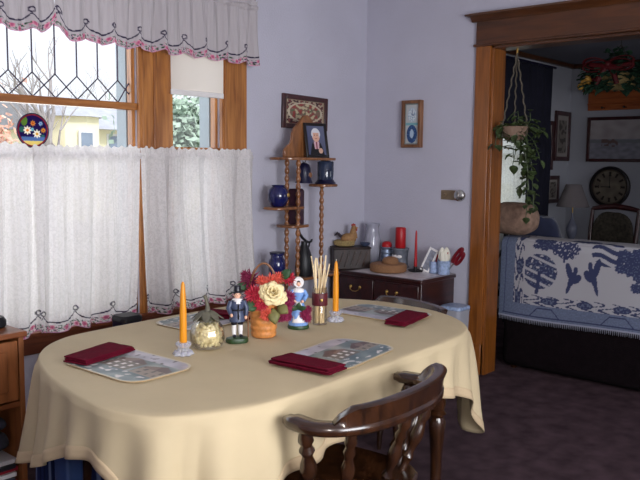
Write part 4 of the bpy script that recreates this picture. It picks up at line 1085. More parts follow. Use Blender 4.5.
def mum(mb, c, r, d, n=60, seed=0, w=.22):
    """chrysanthemum head: pointed petals in a dome around direction d"""
    rg = random.Random(seed); d = Vector(d).normalized(); a = d.orthogonal().normalized(); b = d.cross(a); c = Vector(c)
    for k in range(n):
        th = k * 2.39996; el = math.sqrt((k + .5) / n) * 1.75
        dr = d * math.cos(el) + (a * math.cos(th) + b * math.sin(th)) * math.sin(el)
        s_ = dr.cross(d); s_ = s_.normalized() if s_.length > 1e-4 else a
        up = s_.cross(dr); L = r * rg.uniform(.85, 1.12); wd = r * w
        p0 = c + dr * L * .2; p1 = c + dr * L * .65; p2 = c + dr * L + up * r * -.08
        mb.add([p0, p1 + s_ * wd * .5, p2, p1 - s_ * wd * .5, p1 + up * wd * .25], [(0, 1, 4), (1, 2, 4), (2, 3, 4), (3, 0, 4)])
    mb.ball(c, r * .42, 8, 6)
def rose(mb, c, r, d, seed=0):
    """layered cupped petals"""
    rg = random.Random(seed); d = Vector(d).normalized(); a = d.orthogonal().normalized(); b = d.cross(a); c = Vector(c)
    for ring, (rr, n, lift) in enumerate(((.22, 3, .6), (.5, 5, .45), (.8, 6, .2), (1., 7, -.05))):
        for k in range(n):
            th = 2 * PI * (k + .4 * ring) / n
            def P(u, v, th=th, rr=rr, lift=lift, n=n):
                g = th + (u - .5) * 2 * PI / n * 1.25; q = v
                rad = r * rr * (.35 + .65 * q) * (1 - .25 * abs(u - .5) * 2 * q)
                hgt = r * (lift * q + .12 * math.sin(q * PI) + .15 * (1 - rr))
                return c + (a * math.cos(g) + b * math.sin(g)) * rad + d * hgt
            mb.grid(P, 5, 5)
def leaf(mb, c, d, up, L, W):
    d = Vector(d).normalized(); up = Vector(up).normalized(); s_ = d.cross(up).normalized(); c = Vector(c)
    def P(u, v): return c + d * L * u + s_ * W * math.sin(PI * min(1, .06 + .94 * u)) * (v - .5) + up * (L * .15 * math.sin(u * PI) - abs(v - .5) * W * .25)
    mb.grid(P, 8, 4)
# camera-facing frame of reference at the table: 'right' and 'toward the seat side'
RT, TW = Vector((.66, -.75, 0)), Vector((-.75, -.66, 0))
def q(r_, t_, z): return RT * r_ + TW * t_ + Vector((0, 0, z))
Ri = Matrix.Rotation(R(46), 3, 'Z')
for k, (r_, t_, z, s_) in enumerate(((-.034, .03, .12, .026), (-.042, .034, .09, .028), (-.046, .026, .055, .027), (.028, .036, .065, .027), (.040, .03, .05, .024), (-.044, .03, .145, .022), (.042, .024, .085, .022))):
    fl = MB(); mum(fl, Ri @ q(r_, t_, z), s_, Ri @ q(0, 1, .3), 34, k); fl.build('held_flower', M_mag, wm)
for x, z, dx, dz in ((.0, .09, -.6, .2), (.0, .09, .7, .2), (.0, .085, .1, .8)):
    lf = MB(); leaf(lf, Ri @ q(x, .034, z), Ri @ q(dx, .3, dz), Ri @ TW, .04, .024); lf.build('held_leaf', M_gleaf, wm, solid=.0015)

# flower basket
bk = thing('flower_basket', 'woven tan basket with arched handle filled with silk flowers', 'flower basket', (2.178, 2.215, Z0))
M_wick = mat('wicker', (196, 128, 66), .5, var=.25, scale=60)
def weave(a, z): return 1 + .022 * math.sin(18 * a + (PI if int(z / .0125) % 2 else 0))
pr_ = [(.045, 0), (.05, .004)]
for k in range(24): pr_.append((.050 + .014 * k / 23 + .002 * math.sin(k * PI / 2), .008 + .00625 * k))
pr_ += [(.070, .156), (.07, .164), (.062, .164), (.06, .14), (.001, .13)]
MB().lathe(pr_, (0, 0, 0), 72, rad=weave).build('basket', M_wick, bk, angle=60)
MB().tube([(0, 0, 0)] and [tuple(q(.062 * math.cos(PI * k / 20) * (1 if True else 1), 0, .15 + .155 * math.sin(PI * k / 20))) for k in range(21)], .0045, 8).build('handle', M_fr_brown, bk)
for nm, mt, items in (('burgundy_flower', M_mag, ((-.055, -.02, .225, .055, (-.4, .3, .7)), (-.07, .02, .255, .03, (-.5, .4, .8)), (.085, .01, .13, .042, (.5, .8, .3)), (.10, .0, .165, .035, (.7, .6, .5)), (.075, .03, .09, .03, (.5, .8, -.1)))),
                      ('red_flower', M_red, ((-.035, .045, .18, .045, (-.3, .9, .4)), (.095, -.03, .235, .04, (.6, .2, .6)), (-.005, .06, .145, .034, (0, 1, .1)))),
                      ('coral_flower', M_coral, ((.03, .01, .225, .042, (.2, .5, .8)), (.06, .0, .245, .03, (.4, .4, .8)), (.015, .066, .105, .032, (.0, 1, -.2)), (-.005, .03, .235, .03, (-.2, .5, .8))))):
    for k, (r_, t_, z, s_, dv) in enumerate(items):
        m = MB(); mum(m, q(r_, t_, z), s_, q(*dv), 56, k + 5); m.build(nm, mt, bk)
for k, (r_, t_, z, s_) in enumerate(((.040, .055, .19, .058), (.014, .055, .2, .036), (.066, .045, .172, .038))):
    m = MB(); rose(m, q(r_, t_, z), s_, q(.15, .9, .45), k); m.build('cream_flower', M_cream, bk, solid=.0012)
for c_, d_, mt, L, W in ((q(-.02, .055, .135), q(-.8, .5, .1), M_gleaf, .06, .045), (q(-.03, .055, .15), q(-.5, .6, -.5), M_gleaf, .05, .04), (q(.04, .06, .13), q(.2, .5, -.9), M_oleaf, .07, .05), (q(.06, .055, .14), q(.7, .5, -.4), M_oleaf, .06, .045), (q(.07, .0, .24), q(.6, .1, .6), M_gleaf, .06, .04), (q(-.06, 0, .2), q(-.8, .2, .2), M_gleaf, .06, .04)):
    m = MB(); leaf(m, c_, d_, TW + Vector((0, 0, .4)), L, W); m.build('leaf', mt, bk, solid=.0012)

# reed diffuser
rd = thing('reed_diffuser', 'clear glass cylinder with dark red band holding pale wooden reeds', 'reed diffuser', (2.512, 2.20, Z0))
MB().lathe([(.026, 0), (.033, .003), (.033, .165), (.031, .168), (.029, .165), (.029, .008), (.001, .006)], (0, 0, 0), 28).build('glass', M_glass, rd)
MB().lathe([(.0345, .088), (.0352, .09), (.0352, .14), (.0345, .142)], (0, 0, 0), 28).build('band', mat('dark_red_ribbon', (84, 22, 30), .5, var=.15, scale=50), rd)
MB().lathe([(.006, 0), (.007, .004), (.001, .007)], tuple(q(.008, .036, .115)), 10, M=rotM('Z', R(-41)) @ rotM('X', PI / 2)).build('seal', M_brass, rd)
M_reed = mat('pale_reed', (226, 204, 164), .6, var=.08, scale=60)
for k in range(11):
    a = 2.4 * k; bo = q(-.02 * math.cos(a) * .9, .02 * math.sin(a), .009); tp = q(-.05 + .0095 * k + .004 * math.sin(k * 3.), .025 * math.sin(a + 2), .29 + .018 * math.sin(k * 2.3))
    tp = Vector((tp.x, tp.y, tp.z)); md = bo.lerp(tp, .5); 
    lim = .022
    rim = bo.lerp(tp, (.165 - .009) / (tp.z - .009)); rr = math.hypot(rim.x, rim.y)
    if rr > lim:
        f_ = lim / rr; tp = Vector((bo.x + (rim.x * f_ - bo.x) * (tp.z - .009) / .156, bo.y + (rim.y * f_ - bo.y) * (tp.z - .009) / .156, tp.z))
    MB().tube([bo, tp], .0032, 7).build('reed', M_reed, rd)
# ------------------------------------------------------------------ living room
sf = thing('sofa', 'dark brown upholstered sofa seen from behind through the oak opening', 'sofa', (4.985, 1.55, 0), R(-1.2))
# local: back panel at x 0..0.24, length along y
def cbox(mb, x0, x1, y0, y1, z0, z1): return mb.bb(x0, x1, y0, y1, z0, z1)
cbox(MB(), .0, .24, -1.1, 1.06, .02, .945).build('backrest', M_sofa, sf, bevel=.05, bseg=4)
cbox(MB(), .2, .95, -1.08, 1.04, .03, .30).build('base', M_sofa, sf, bevel=.03, bseg=3)
for y0, y1 in ((-1.1, -.88), (.84, 1.06)): cbox(MB(), .1, .96, y0, y1, .02, .62).build('arm', M_sofa, sf, bevel=.06, bseg=4)
for k in range(3): cbox(MB(), .25, .97, -.87 + .57 * k, -.31 + .57 * k, .305, .46).build('seat_cushion', M_sofa, sf, bevel=.04, bseg=3)
for k in range(3): cbox(MB(), .245, .40, -.87 + .57 * k, -.31 + .57 * k, .465, .87).build('back_cushion', M_sofa, sf, bevel=.05, bseg=3)
for x in (.06, .88):
    for y in (-1.03, .98): MB().lathe([(.022, .0005), (.028, .035)], (x, y, 0), 12).build('foot', M_chair, sf)
# woven throw hanging over the back
BL, DBL, CRM = (94, 101, 122), (58, 63, 92), (166, 164, 168)
def throw_col(u, v):
    """u across from the left end (0..1 = 2.05 m), v from the hem upward (0..1 = .85 m)"""
    x, z = u * 2.05, v * .85
    if z < .012: return (150, 152, 168)
    if x < .115 or z < .115:
        if abs(z - .03) < .004 and x > .03: return DBL
        if z < .115 and x > .115:
            k = (x - .36) / .52; f_ = abs(k - round(k)) * .52
            if abs(f_ - (.05 + (.1 - z) * .9)) < .005 and .03 < z < .1: return DBL
            if f_ < .05 and abs(z - .098) < .004: return DBL
        if abs(x - .045) < .003 and z > .03: return DBL
        return mix3(BL, (108, 118, 142), .5 + nz(x * 90, z * 90))
    if x < .2 or z < .2:
        e = (z - .115) if z < .2 and x > .2 else (x - .115)
        s_ = x if z < .2 else z
        ph = (s_ / .26) % 1
        d = math.hypot((ph - .5) * .26 / .06, (e - .04) / .026)
        if d < 1: return DBL if d > .75 or nz(x * 60, z * 60) > 0 else BL
        n = math.sin(s_ * 55 + 4 * math.sin(e * 80)) + 1.2 * nz(x * 60, z * 60, 3)
        return DBL if n > .45 and e < .075 else CRM
    # motifs: leafy trees, pair of birds, blobs
    for mx, mz, w, h, kind in ((.31, .37, .13, .13, 0), (.50, .53, .10, .08, 1), (.55, .34, .06, .10, 2), (.70, .37, .06, .12, 3), (.79, .56, .11, .11, 4), (.95, .50, .12, .12, 5), (1.06, .37, .12, .12, 5), (.34, .58, .10, .06, 5), (1.24, .54, .14, .13, 0), (1.3, .33, .12, .1, 1), (1.5, .45, .06, .12, 2), (1.65, .48, .06, .12, 3), (.62, .66, .12, .05, 5), (1.12, .66, .12, .06, 1), (1.85, .5, .12, .13, 5), (1.75, .3, .1, .08, 4)):
        dx, dz = (x - mx) / w, (z - mz) / h
        if abs(dx) > 1.3 or abs(dz) > 1.3: continue
        if kind == 0:
            if dz < 0 and abs(dx - .1 * dz) < .1: return DBL
            t_ = abs(dz - .25 + .35 * dx)
            if math.hypot(dx, dz) < 1 and (t_ % .5) < .34 and nz(x * 34, z * 34, 2) > -.35: return DBL if nz(x * 70, z * 70) > -.2 else BL
        elif kind == 1:
            if -1 < dz < 0 and abs(dx + .1) < .07: return DBL
            if math.hypot(dx, (dz - .2) * 1.1) < .95 + .3 * nz(x * 40, z * 40) and nz(x * 80, z * 60, 4) > -.25: return DBL
        elif kind in (2, 3):
            sg = 1 if kind == 2 else -1; ax = dx * sg
            for cx, cz, la, lb, th in ((.05, .0, .75, .34, .9), (-.35, .5, .7, .34, 2.1), (.55, .0, .6, .3, .35), (-.35, -.65, .55, .2, 1.0), (.4, .62, .28, .26, 0)):
                px_, pz_ = (ax - cx), (dz - cz); c__, s__ = math.cos(th), math.sin(th)
                if ((px_ * c__ + pz_ * s__) / la) ** 2 + ((-px_ * s__ + pz_ * c__) / lb) ** 2 < 1: return DBL
        elif kind == 4:
            if math.hypot(dx, dz) < 1 and math.sin(dz * 11 + 2.2 * math.sin(dx * 2.6)) > -.1: return DBL
        else:
            for ox, oz, rr in ((-.4, .3, .42), (.35, .42, .45), (.0, -.35, .5), (.62, -.3, .34), (-.6, -.4, .3)):
                if math.hypot(dx - ox, dz - oz) < rr * (1 + .12 * math.sin(9 * math.atan2(dz - oz, dx - ox))): return DBL if nz(x * 90, z * 90) > -.3 else BL
    return CRM if abs(z - .60) > .003 else (186, 184, 192)
th_path = [(-.016, .405), (-.014, .60), (-.012, .80), (-.012, .90), (-.004, .937), (.02, .958), (.06, .963), (.12, .963), (.20, .963), (.235, .958)]
plen = [0.]
for i in range(len(th_path) - 1): plen.append(plen[-1] + math.hypot(th_path[i + 1][0] - th_path[i][0], th_path[i + 1][1] - th_path[i][1]))
def throwP(u, v):
    s_ = v * plen[-1]
    for i in range(len(plen) - 1):
        if s_ <= plen[i + 1] + 1e-9:
            f_ = (s_ - plen[i]) / (plen[i + 1] - plen[i]); break
    x = th_path[i][0] + (th_path[i + 1][0] - th_path[i][0]) * f_; z = th_path[i][1] + (th_path[i + 1][1] - th_path[i][1]) * f_
    y = 1.075 - 2.02 * u
    low = max(0, 1 - v * 1.9)
    x -= .006 * low * (1 + math.sin(y * 9)) + .003 * abs(nz(y * 4, z * 4))
    z += low * (.012 * math.sin(y * 5 + 1) - .02 * (1 - u)) * 0.6 + (.004 * abs(nz(y * 6, 3)) if v > .7 else 0)
    return (x, y, z)
tw = thing('throw_blanket', 'woven cream and blue throw with birds and trees draped over the sofa back', 'throw', (4.985, 1.55, 0), R(-1.2))
MB().grid(throwP, 420, 180, throw_col).build('woven_cloth', M_throw, tw, solid=.005)
m = MB()
for k in range(150):
    u = (k + .5) / 150; p = Vector(throwP(u, 0)); L = .028 + .006 * nz(k * .7, 2)
    m.add([p + Vector((0, -.004, .002)), p + Vector((0, .004, .002)), p + Vector((.001, .002 + .003 * nz(k * 1.3, 5), -L)), p + Vector((.001, -.002 + .003 * nz(k * 1.3, 5), -L))], [(0, 1, 2, 3)])
fr = m.build('fringe', mat('fringe_yarn', (120, 122, 134), .95, var=.1), tw, solid=.003); fr['kind'] = 'stuff'
def pillow(name, label, loc, rot, s, mt):
    o = thing(name, label, 'pillow', loc); o.rotation_euler = rot
    cushion(MB(), (0, 0, 0), s, loc[1], 22).build('cover', mt, o)
    return o
M_tap = mat('tan_brocade', (134, 108, 92), .9, var=.3, scale=26, bump=.4, bscale=60)
pillow('throw_pillow', 'tan brocade pillow resting on top of the sofa back at its left end', (5.12, 2.60, 1.091), (0, 0, R(-2)), (.10, .185, .118), M_tap)
pillow('throw_pillow', 'dark blue pillow standing behind the tan pillow on the sofa', (5.52, 2.545, .785), (0, R(-8), R(6)), (.07, .15, .31), mat('dark_blue_velvet', (30, 36, 62), .9, var=.2, scale=12, sheen=.4))
# lamp on side table
st = thing('side_table', 'dark wooden side table under the lamp in the far corner', 'side table', (7.85, 3.31, 0))
MB().lathe([(.24, .0), (.26, .012), (.26, .026), (.24, .03)], (0, 0, .60), 32).build('table_top', M_chair, st)
MB().lathe([(.03, .05), (.05, .1), (.03, .2), (.04, .35), (.025, .5), (.06, .6)], (0, 0, 0), 18).build('pedestal', M_chair, st)
for k in range(3):
    a = 2 * PI * k / 3; MB().tube([(.02 * math.cos(a), .02 * math.sin(a), .14), (.14 * math.cos(a), .14 * math.sin(a), .1), (.24 * math.cos(a), .24 * math.sin(a), .02)], [.02, .018, .02], 10).build('leg', M_chair, st)
lp = thing('table_lamp', 'unlit table lamp with pale pleated cone shade in the far corner', 'lamp', (7.85, 3.31, .631))
MB().lathe([(.09, 0), (.095, .01), (.05, .03), (.03, .06), (.055, .12), (.06, .18), (.03, .25), (.012, .28), (.012, .34)], (0, 0, 0), 24).build('base', mat('lamp_ceramic', (110, 112, 130), .3), lp)
MB().tube([(0, 0, .34), (0, 0, .62)], .006, 8).build('stem', M_brass, lp)
m = MB(); m.lathe([(.168, .405), (.17, .407), (.08, .64), (.078, .642), (.076, .64), (.164, .41)], (0, 0, 0), 72, rad=lambda a, z: 1 + .012 * math.sin(36 * a)); m.build('lamp_shade', mat('pleated_shade', (118, 110, 112), .9, var=.04), lp)
# armchair far, carved frame
def wood_chair(name, label, loc, rz, w, hb, fm, um):
    t = thing(name, label, 'armchair', loc, rz)
    for sx in (-1, 1):
        MB().tube([(sx * w * .46, .26, .001), (sx * w * .46, .24, .42), (sx * w * .5, .30, hb * .8), (sx * w * .5, .33, hb)], [.02, .026, .024, .018], 10).build('rear_post', fm, t)
        MB().tube([(sx * w * .5, -.28, .001), (sx * w * .5, -.27, .35), (sx * w * .5, -.27, .6)], [.02, .026, .02], 10).build('front_leg', fm, t)
        MB().tube([(sx * w * .5, .28, .68), (sx * w * .53, .1, .68), (sx * w * .54, -.15, .655), (sx * w * .54, -.3, .63), (sx * w * .54, -.345, .60), (sx * w * .54, -.32, .575)], [.018, .02, .022, .024, .022, .016], 10).build('arm', fm, t)
    MB().tube([(-w * .5, .33, hb - .005), (-w * .3, .335, hb + .012), (0, .34, hb + .028), (w * .3, .335, hb + .012), (w * .5, .33, hb - .005)], [.022, .026, .03, .026, .022], 10).build('top_rail', fm, t)
    cushion(MB(), (0, .275, hb * .71), (w * .46, .04, hb * .26), 2).build('back_pad', um, t)
    cushion(MB(), (0, -.02, .42), (w * .5, .28, .07), 3).build('seat_pad', um, t)
    MB().bb(-w * .48, w * .48, -.27, .25, .33, .38).build('seat_rail', fm, t, bevel=.01)
    return t
M_tapestry = mat('dark_tapestry', (58, 52, 44), .95, var=.5, scale=40)
wood_chair('armchair', 'carved red wood armchair with dark tapestry back under the round clock', (7.25, 2.77, 0), R(-92), .46, 1.05, M_fr_dark, M_tapestry)
ar = wood_chair('armchair', 'black armchair with curved arm between the blue pillow and the lamp', (6.30, 3.08, 0), R(-70), .42, .98, M_black, M_navydark)
# clock
def clock_col(u, v):
    a = u * 2 * PI; r_ = v
    if r_ > .97: return (50, 36, 32)
    if .62 < r_ < .86:
        k = (a / (2 * PI) * 12); f_ = abs(k - round(k)) * 2 * PI / 12 * r_
        if f_ < .05 + (.02 if round(k) % 3 == 0 else 0): return (40, 32, 30)
    if .905 < r_ < .93: return (60, 50, 44)
    return mix3((96, 88, 78), (120, 110, 96), .5 + nz(math.cos(a) * r_ * 3, math.sin(a) * r_ * 3))
ck = thing('wall_clock', 'large round dark rimmed wall clock above the carved armchair', 'clock', (XL - .002, 3.20, 1.235))
MB().lathe([(.20, 0), (.225, .002), (.232, .02), (.225, .04), (.205, .046), (.195, .03), (.195, .02)], (0, 0, 0), 56, M=rotM('Y', -PI / 2)).build('rim', M_fr_black, ck)
MB().grid(lambda u, v: (-.022, -.197 * v * math.sin(2 * PI * u), .197 * v * math.cos(2 * PI * u)), 120, 40, clock_col).build('dial', M_paint, ck)
for nm, ang_, L, w in (('hour_hand', R(270), .10, .009), ('minute_hand', R(0), .15, .006)):
    MB().box((-.026, -.5 * L * math.sin(ang_), .5 * L * math.cos(ang_)), (.003, w, L), M=rotM('X', ang_)).build(nm, M_black, ck)
MB().ball((-.026, 0, 0), (.004, .012, .012)).build('hub', M_black, ck)
# pictures in the living room
def land_col(u, v):
    if v > .5: return mix3((150, 140, 140), (176, 168, 170), v + nz(u * 5, v * 5))
    n = nz(u * 9, v * 12, 4)
    if .30 < v < .55 and abs(u - .38) < .16 and n > -.1: return (104, 84, 80)
    if .4 < v < .5: return (120, 122, 128)
    return mix3((120, 118, 128), (146, 146, 158), .5 + n)
framed('picture_frame', 'wide dark framed landscape picture above the round clock', 'picture', (XL - .002, 3.155, 1.765), -PI / 2, .66, .50, .035, .03, M_fr_dark, land_col, 70, 50)
def botan(seed):
    def f(u, v):
        if min(u, 1 - u) < .14 or min(v, 1 - v) < .1: return (150, 142, 138)
        return (70, 64, 60) if nz(u * 5 + seed, v * 9, seed) > .05 else (120, 112, 106)
    return f
framed('picture_frame', 'tall narrow dark framed picture left on the far side wall behind the vines', 'picture', (7.95, LY - .002, 1.69), 0, .40, .54, .05, .025, M_fr_dark, botan(2), 30, 40)
framed('picture_frame', 'tall dark framed picture nearest the far room corner', 'picture', (8.385, LY - .002, 1.80), 0, .40, .56, .05, .025, M_fr_dark, botan(5), 30, 40)
framed('picture_frame', 'small dark framed picture low on the side wall beside the lamp', 'picture', (8.19, LY - .002, 1.20), 0, .31, .31, .045, .025, M_fr_dark, botan(9), 30, 30)
# peg shelf on the far wall
M_peg = woodmat('orange_pine', (150, 74, 34), (186, 104, 54), .4, (14, 1.2, 14), 2.2)
pg = thing('peg_shelf', 'red oak wall shelf with pegs behind the hanging plant', 'shelf', (XL, 3.0, 2.2))
MB().bb(-.03, -.001, -.52, .49, -.11, .09).build('back_board', M_peg, pg, bevel=.004)
MB().bb(-.16, -.001, -.54, .51, .09, .115).build('shelf_board', M_peg, pg, bevel=.005)
MB().bb(-.05, -.03, -.52, .49, -.05, -.03).build('moulding', M_peg, pg, bevel=.006)
for k in range(4): MB().lathe([(.010, 0), (.008, .05), (.014, .07), (.001, .08)], (-.03, .3 - .24 * k, -.085), 12, M=rotM('Y', -PI / 2)).build('peg', M_chair, pg)
# living room window textiles
dp = thing('drape', 'dark navy drape swept aside from the living room window', 'curtain', (0, 0, 0))
def drP(u, v):
    z = 2.50 - 1.98 * v
    xl = 6.62 if z > 1.95 else (6.62 + (7.36 - 6.62) * min(1, (1.95 - z) / .28)); xr = 7.86
    x = xl + (xr - xl) * u
    return (x, LY - .12 + .022 * math.sin(u * 46) + .01 * math.sin(u * 19 + 2 * v), z)
MB().grid(drP, 110, 60).build('cloth', mat('navy_drape', (24, 24, 40), .95, var=.2, scale=10), dp, solid=.003)
MB().tube([(6.35, LY - .12, 2.51), (7.9, LY - .12, 2.51)], .014, 10).build('rod', M_navydark, dp)
for x in (6.37, 7.88): MB().tube([(x, LY - .12, 2.51), (x, LY - .005, 2.51)], .009, 8).build('bracket', M_fr_black, dp)
sh = MB().grid(lambda u, v: (6.5 + 1.12 * u, LY - .062 + .014 * math.sin(u * 60) + .006 * math.sin(u * 23), 2.36 - 1.66 * v), 120, 10, lambda u, v: (226, 228, 224)).build('sheer_curtain', M_sheer)
tag(sh, 'white sheer curtain glowing at the living room window', 'curtain')
r = thing('curtain_rod', 'thin rod of the white sheer living room curtain', 'curtain rod')
MB().tube([(6.48, LY - .062, 2.368), (7.64, LY - .062, 2.368)], .006, 8).build('rod', M_brass, r)
for x in (6.49, 7.63): MB().tube([(x, LY - .062, 2.368), (x, LY - .004, 2.368)], .004, 8).build('bracket', M_brass, r)

# ------------------------------------------------------------------ hanging plants
M_pleaf = mat('pothos_leaf', (62, 76, 44), .45, var=.4, scale=30)
M_terra = mat('dusty_clay', (128, 104, 88), .7, var=.2, scale=20)
M_cord = mat('jute_cord', (84, 78, 68), .9, var=.3, scale=200)
HPX, HPY, HPZ = 4.79, 2.452, 1.645
hp = thing('hanging_plant', 'trailing vine in a clay pot hung on cords beside the oak door jamb', 'hanging plant', (HPX, HPY, HPZ))
MB().lathe([(.035, 0), (.06, .008), (.085, .04), (.094, .08), (.098, .088), (.094, .096), (.086, .09), (.08, .07), (.001, .066)], (0, 0, 0), 30).build('pot', M_terra, hp)
for k in range(3):
    a = 2 * PI * k / 3 + .5; b = Vector((.094 * math.cos(a), .094 * math.sin(a), .09)); tpt = Vector((0, 0, .585))
    pts = [b.lerp(tpt, i / 30) + Vector((.004 * math.cos(i * 1.4), .004 * math.sin(i * 1.4), 0)) for i in range(31)]
    MB().tube(pts, .0055, 6).build('cord', M_cord, hp)
    MB().tube([(.0, 0, -.012), (.05 * math.cos(a), .05 * math.sin(a), -.002), (.09 * math.cos(a), .09 * math.sin(a), .04), tuple(b)], .004, 6).build('cord', M_cord, hp)
m = MB(); m.tube([(0, 0, .58), (0, 0, .598), (0, 0, .616)], .007, 8); m.build('hook', M_brass, hp)
rg = random.Random(21)
def potleaf(mb, c, d, up, L):
    d = Vector(d).normalized(); s_ = d.cross(Vector(up)).normalized(); n = s_.cross(d); c = Vector(c); W = L * .8
    def P(u, v):
        w = W * (math.sin(PI * u ** .75) ** .85) * (v - .5)
        return c + d * L * u + s_ * w + n * (-.25 * L * u * u + .12 * L * abs(v - .5) * 2)
    mb.grid(P, 7, 4)
vines = []
ends = [((.02, -.10, -.52), 30), ((.05, -.085, -.42), 24), ((-.02, -.13, -.34), 22), ((.0, -.16, -.46), 24), ((.03, -.05, -.30), 16), ((-.01, .0, -.16), 12), ((.05, -.2, .06), 12), ((-.08, .17, .03), 12), ((-.09, .12, -.03), 12), ((-.1, .05, .12), 12), ((.06, -.08, .19), 12), ((.0, -.02, .2), 10), ((-.06, .06, -.06), 10), ((-.08, -.04, -.12), 10), ((.06, -.16, -.12), 12)]
allowed_y = DY1 - .022 - HPY - .035
for (ex, ey, ez), nlf in ends:
    st_ = Vector((rg.uniform(-.04, .04), rg.uniform(-.04, .04), .07)); e = Vector((ex, ey, ez)); dirxy = Vector((ex, ey, 0))
    if dirxy.length < .03: dirxy = Vector((-.05, -.05, 0))
    mid1 = st_ + dirxy.normalized() * .06 + Vector((0, 0, .06)); mid2 = dirxy.normalized() * max(.12, dirxy.length * .9) + Vector((0, 0, .04 + ez * .25))
    pts = []
    for k in range(19):
        t = k / 18; p = st_ * (1 - t) ** 3 + mid1 * 3 * t * (1 - t) ** 2 + mid2 * 3 * t * t * (1 - t) + e * t ** 3
        p += Vector((.01 * nz(k * .5, ex * 9), .01 * nz(k * .5, ey * 9, 3), 0)) * t
        if p.x > -.095 and p.y > allowed_y: p.y = allowed_y
        pts.append(p)
    MB().tube(pts, .0026, 5).build('vine', M_pleaf, hp)
    vines.append((pts, nlf))
lv = MB()
for pts, nlf in vines:
    for k in range(nlf):
        t = (k + 1) / nlf * 17.9; i = int(t); p = pts[i].lerp(pts[min(18, i + 1)], t - i)
        d = Vector((rg.uniform(-1, 1), rg.uniform(-1, 1), rg.uniform(-.7, .35))).normalized()
        if d.dot(TW) > -.3 and -.02 < p.z < .085 and math.hypot(p.x, p.y) < .17 and rg.random() < .75: continue
        L = rg.uniform(.045, .08); q_ = p + d * .03 + d * L
        if q_.x > -.115 and q_.y > allowed_y + .02: d.y = -abs(d.y)
        q_ = p + d * (L + .02)
        if q_.x > -.115 and q_.y > allowed_y + .02: continue
        lv.tube([p, p + d * .02], .0012, 4); potleaf(lv, p + d * .02, d, (0, 0, 1), L)
o = lv.build('leaves', M_pleaf, hp); o['kind'] = 'stuff'
hb_ = thing('hanging_basket', 'hanging green basket with red bow near the far room ceiling', 'hanging plant', (7.0, 2.57, 2.16))
MB().lathe([(.06, 0), (.13, .03), (.19, .1), (.2, .12), (.19, .13), (.001, .11)], (0, 0, 0), 28).build('basket', M_straw, hb_)
for k in range(3):
    a = 2 * PI * k / 3; MB().tube([(.195 * math.cos(a), .195 * math.sin(a), .12), (0, 0, .40)], .003, 6).build('cord', M_cord, hb_)
MB().tube([(0, 0, .40), (0, 0, .455)], .005, 6).build('hook', M_silver, hb_)
M_fir = mat('dark_fir_green', (36, 66, 46), .7, var=.4, scale=30)
m = MB()
for k in range(420):
    a = rg.uniform(0, 2 * PI); el = rg.uniform(-.9, 1.1); rr = rg.uniform(.12, .25)
    p = Vector((rr * math.cos(a) * 1.1, rr * math.sin(a) * 1.25, .10 + .12 * math.sin(el)))
    d = Vector((math.cos(a), math.sin(a), rg.uniform(-.6, .5)))
    potleaf(m, p, d, (0, 0, 1), rg.uniform(.05, .1))
for k in range(60):
    p = Vector((rg.gauss(0, .04), rg.gauss(0, .06), rg.uniform(.2, .34))); potleaf(m, p, (rg.gauss(0, 1), rg.gauss(0, 1), .6), (0, 0, 1), .06)
o = m.build('foliage', M_fir, hb_); o['kind'] = 'stuff'
M_bow = mat('red_ribbon', (92, 12, 20), .6, var=.15)
m = MB()
for s_ in (-1, 1):
    for tilt_ in (.25, -.1):
        m.sweep([Vector((-.24, .02, .2)) + Vector((0, s_ * .11 * (1 - math.cos(2 * PI * k / 16)) , .05 * math.sin(2 * PI * k / 16) * (1 if s_ > 0 else 1) + s_ * 0 + tilt_ * .06 * (1 - math.cos(2 * PI * k / 16)))) for k in range(17)], lambda i: [(-.004, -.022), (.004, -.022), (.004, .022), (-.004, .022)], up=Vector((1, 0, 0)))
    m.tube([(-.24, .02, .2), (-.25, .02 + s_ * .06, .12), (-.25, .02 + s_ * .09, .03)], [.02, .024, .02], 6)
m.ball((-.245, .02, .2), .035); m.tube([(-.235, -.2, .2), (-.25, -.05, .17), (-.24, .18, .21)], [.02, .03, .02], 8)
m.build('bow', M_bow, hb_)
m = MB()
for k in range(26):
    a = rg.uniform(0, 2 * PI); m.ball((.23 * math.cos(a), .28 * math.sin(a), rg.uniform(.04, .2)), .018, 8, 6)
m.build('berries', M_bow, hb_)
m = MB()
for k in range(7): m.ball((-.16 + rg.uniform(-.03, .03), .27 + rg.uniform(-.05, .03), rg.uniform(.0, .1)), rg.uniform(.02, .034), 8, 6)
m.build('gold_flowers', mat('gold_ornament', (190, 140, 60), .5), hb_)

# ------------------------------------------------------------------ light and camera
W = bpy.data.worlds.new('World'); S.world = W; W.use_nodes = True
nt = W.node_tree; nt.nodes.clear()
wo = nt.nodes.new('ShaderNodeOutputWorld'); bg = nt.nodes.new('ShaderNodeBackground'); nt.links.new(bg.outputs[0], wo.inputs[0])
tcw = nt.nodes.new('ShaderNodeTexCoord'); sp = nt.nodes.new('ShaderNodeSeparateXYZ'); nt.links.new(tcw.outputs['Generated'], sp.inputs[0])
rp = nt.nodes.new('ShaderNodeValToRGB'); rp.color_ramp.elements[0].color = (.86, .90, .97, 1); rp.color_ramp.elements[1].color = (.80, .88, 1., 1)
nt.links.new(sp.outputs['Z'], rp.inputs[0]); nt.links.new(rp.outputs[0], bg.inputs['Color'])
bg.inputs['Strength'].default_value = WORLD
def area(name, loc, rot, sx, sy, power, col):
    l = bpy.data.lights.new(name, 'AREA'); l.shape = 'RECTANGLE'; l.size = sx; l.size_y = sy; l.energy = power; l.color = col
    o = bpy.data.objects.new(name, l); C.objects.link(o); o.location = loc; o.rotation_euler = rot; return o
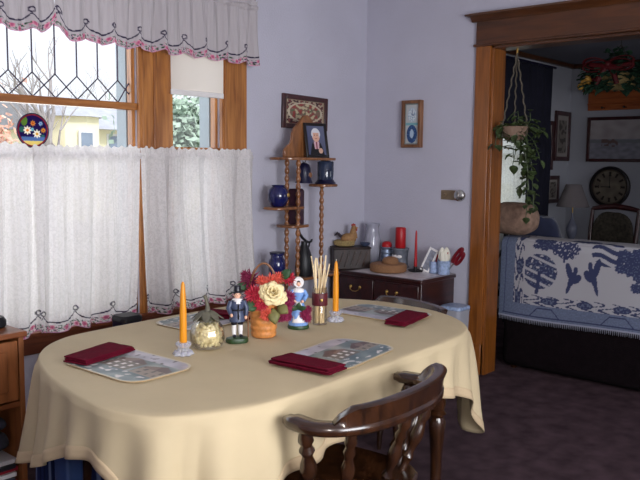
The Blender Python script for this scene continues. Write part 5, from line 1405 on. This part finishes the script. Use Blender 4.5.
# added fill for the room's ambient light, at an unseen opening behind the camera
area('dining_fill', (1.2, -1.62, 1.5), (R(90), 0, 0), 2.1, 1.5, PFILL, (.93, .95, 1.))
# daylight coming in through the pictured windows
area('daylight_window', (2.05, YA + .9, 1.9), (R(-78), 0, 0), 3.4, 1.9, PDAY, (.92, .95, 1.))
area('living_fill', (6.8, -1.75, 1.5), (R(90), 0, 0), 1.6, 1.3, PLIV, (.92, .95, 1.))  # added fill lamp for the living room; the unseen wall there has no window
sn = bpy.data.lights.new('outdoor_fill_sun', 'SUN'); sn.energy = 3.2; sn.angle = R(12); so = bpy.data.objects.new('outdoor_fill_sun', sn); C.objects.link(so); so.rotation_euler = (R(40), 0, 0)  # sun added under the overcast sky to brighten house and trees outside
# the camera's own flash, just above the lens
fl_ = bpy.data.lights.new('camera_flash', 'SPOT'); fl_.energy = PFLASH; fl_.spot_size = R(80); fl_.spot_blend = 1.; fl_.shadow_soft_size = .02; fl_.color = (1., .95, .88)
fo = bpy.data.objects.new('camera_flash', fl_); C.objects.link(fo)

cam = bpy.data.cameras.new('camera'); co = bpy.data.objects.new('camera', cam); C.objects.link(co)
cam.sensor_width = 36.; cam.sensor_fit = 'HORIZONTAL'; cam.lens = 760. * 36 / 640
Rr = Vector((0.6600023306360276, -0.7511912479438453, 0.010422694832911812))
Dn = Vector((-0.07156763882742803, -0.07667822586558712, -0.994484048514994))
Fw = Vector((0.7478469072127519, 0.6556158621408381, -0.1043687917034933))
rot = Matrix((Rr, -Dn, -Fw)).transposed()
co.matrix_world = Matrix.Translation((0, 0, 1.5)) @ rot.to_4x4()
cam.clip_start = .05; cam.clip_end = 200
fo.matrix_world = Matrix.Translation(Vector((0, 0, 1.5)) - Dn * .05 + Rr * .06) @ rot.to_4x4()
S.camera = co
S.view_settings.view_transform = 'Standard'; S.view_settings.look = 'None'; S.view_settings.gamma = 1.; S.view_settings.use_curve_mapping = False
S.view_settings.exposure = EXPO
S.cycles.sample_clamp_indirect = 6.
S.cycles.max_bounces = 8; S.cycles.transparent_max_bounces = 16
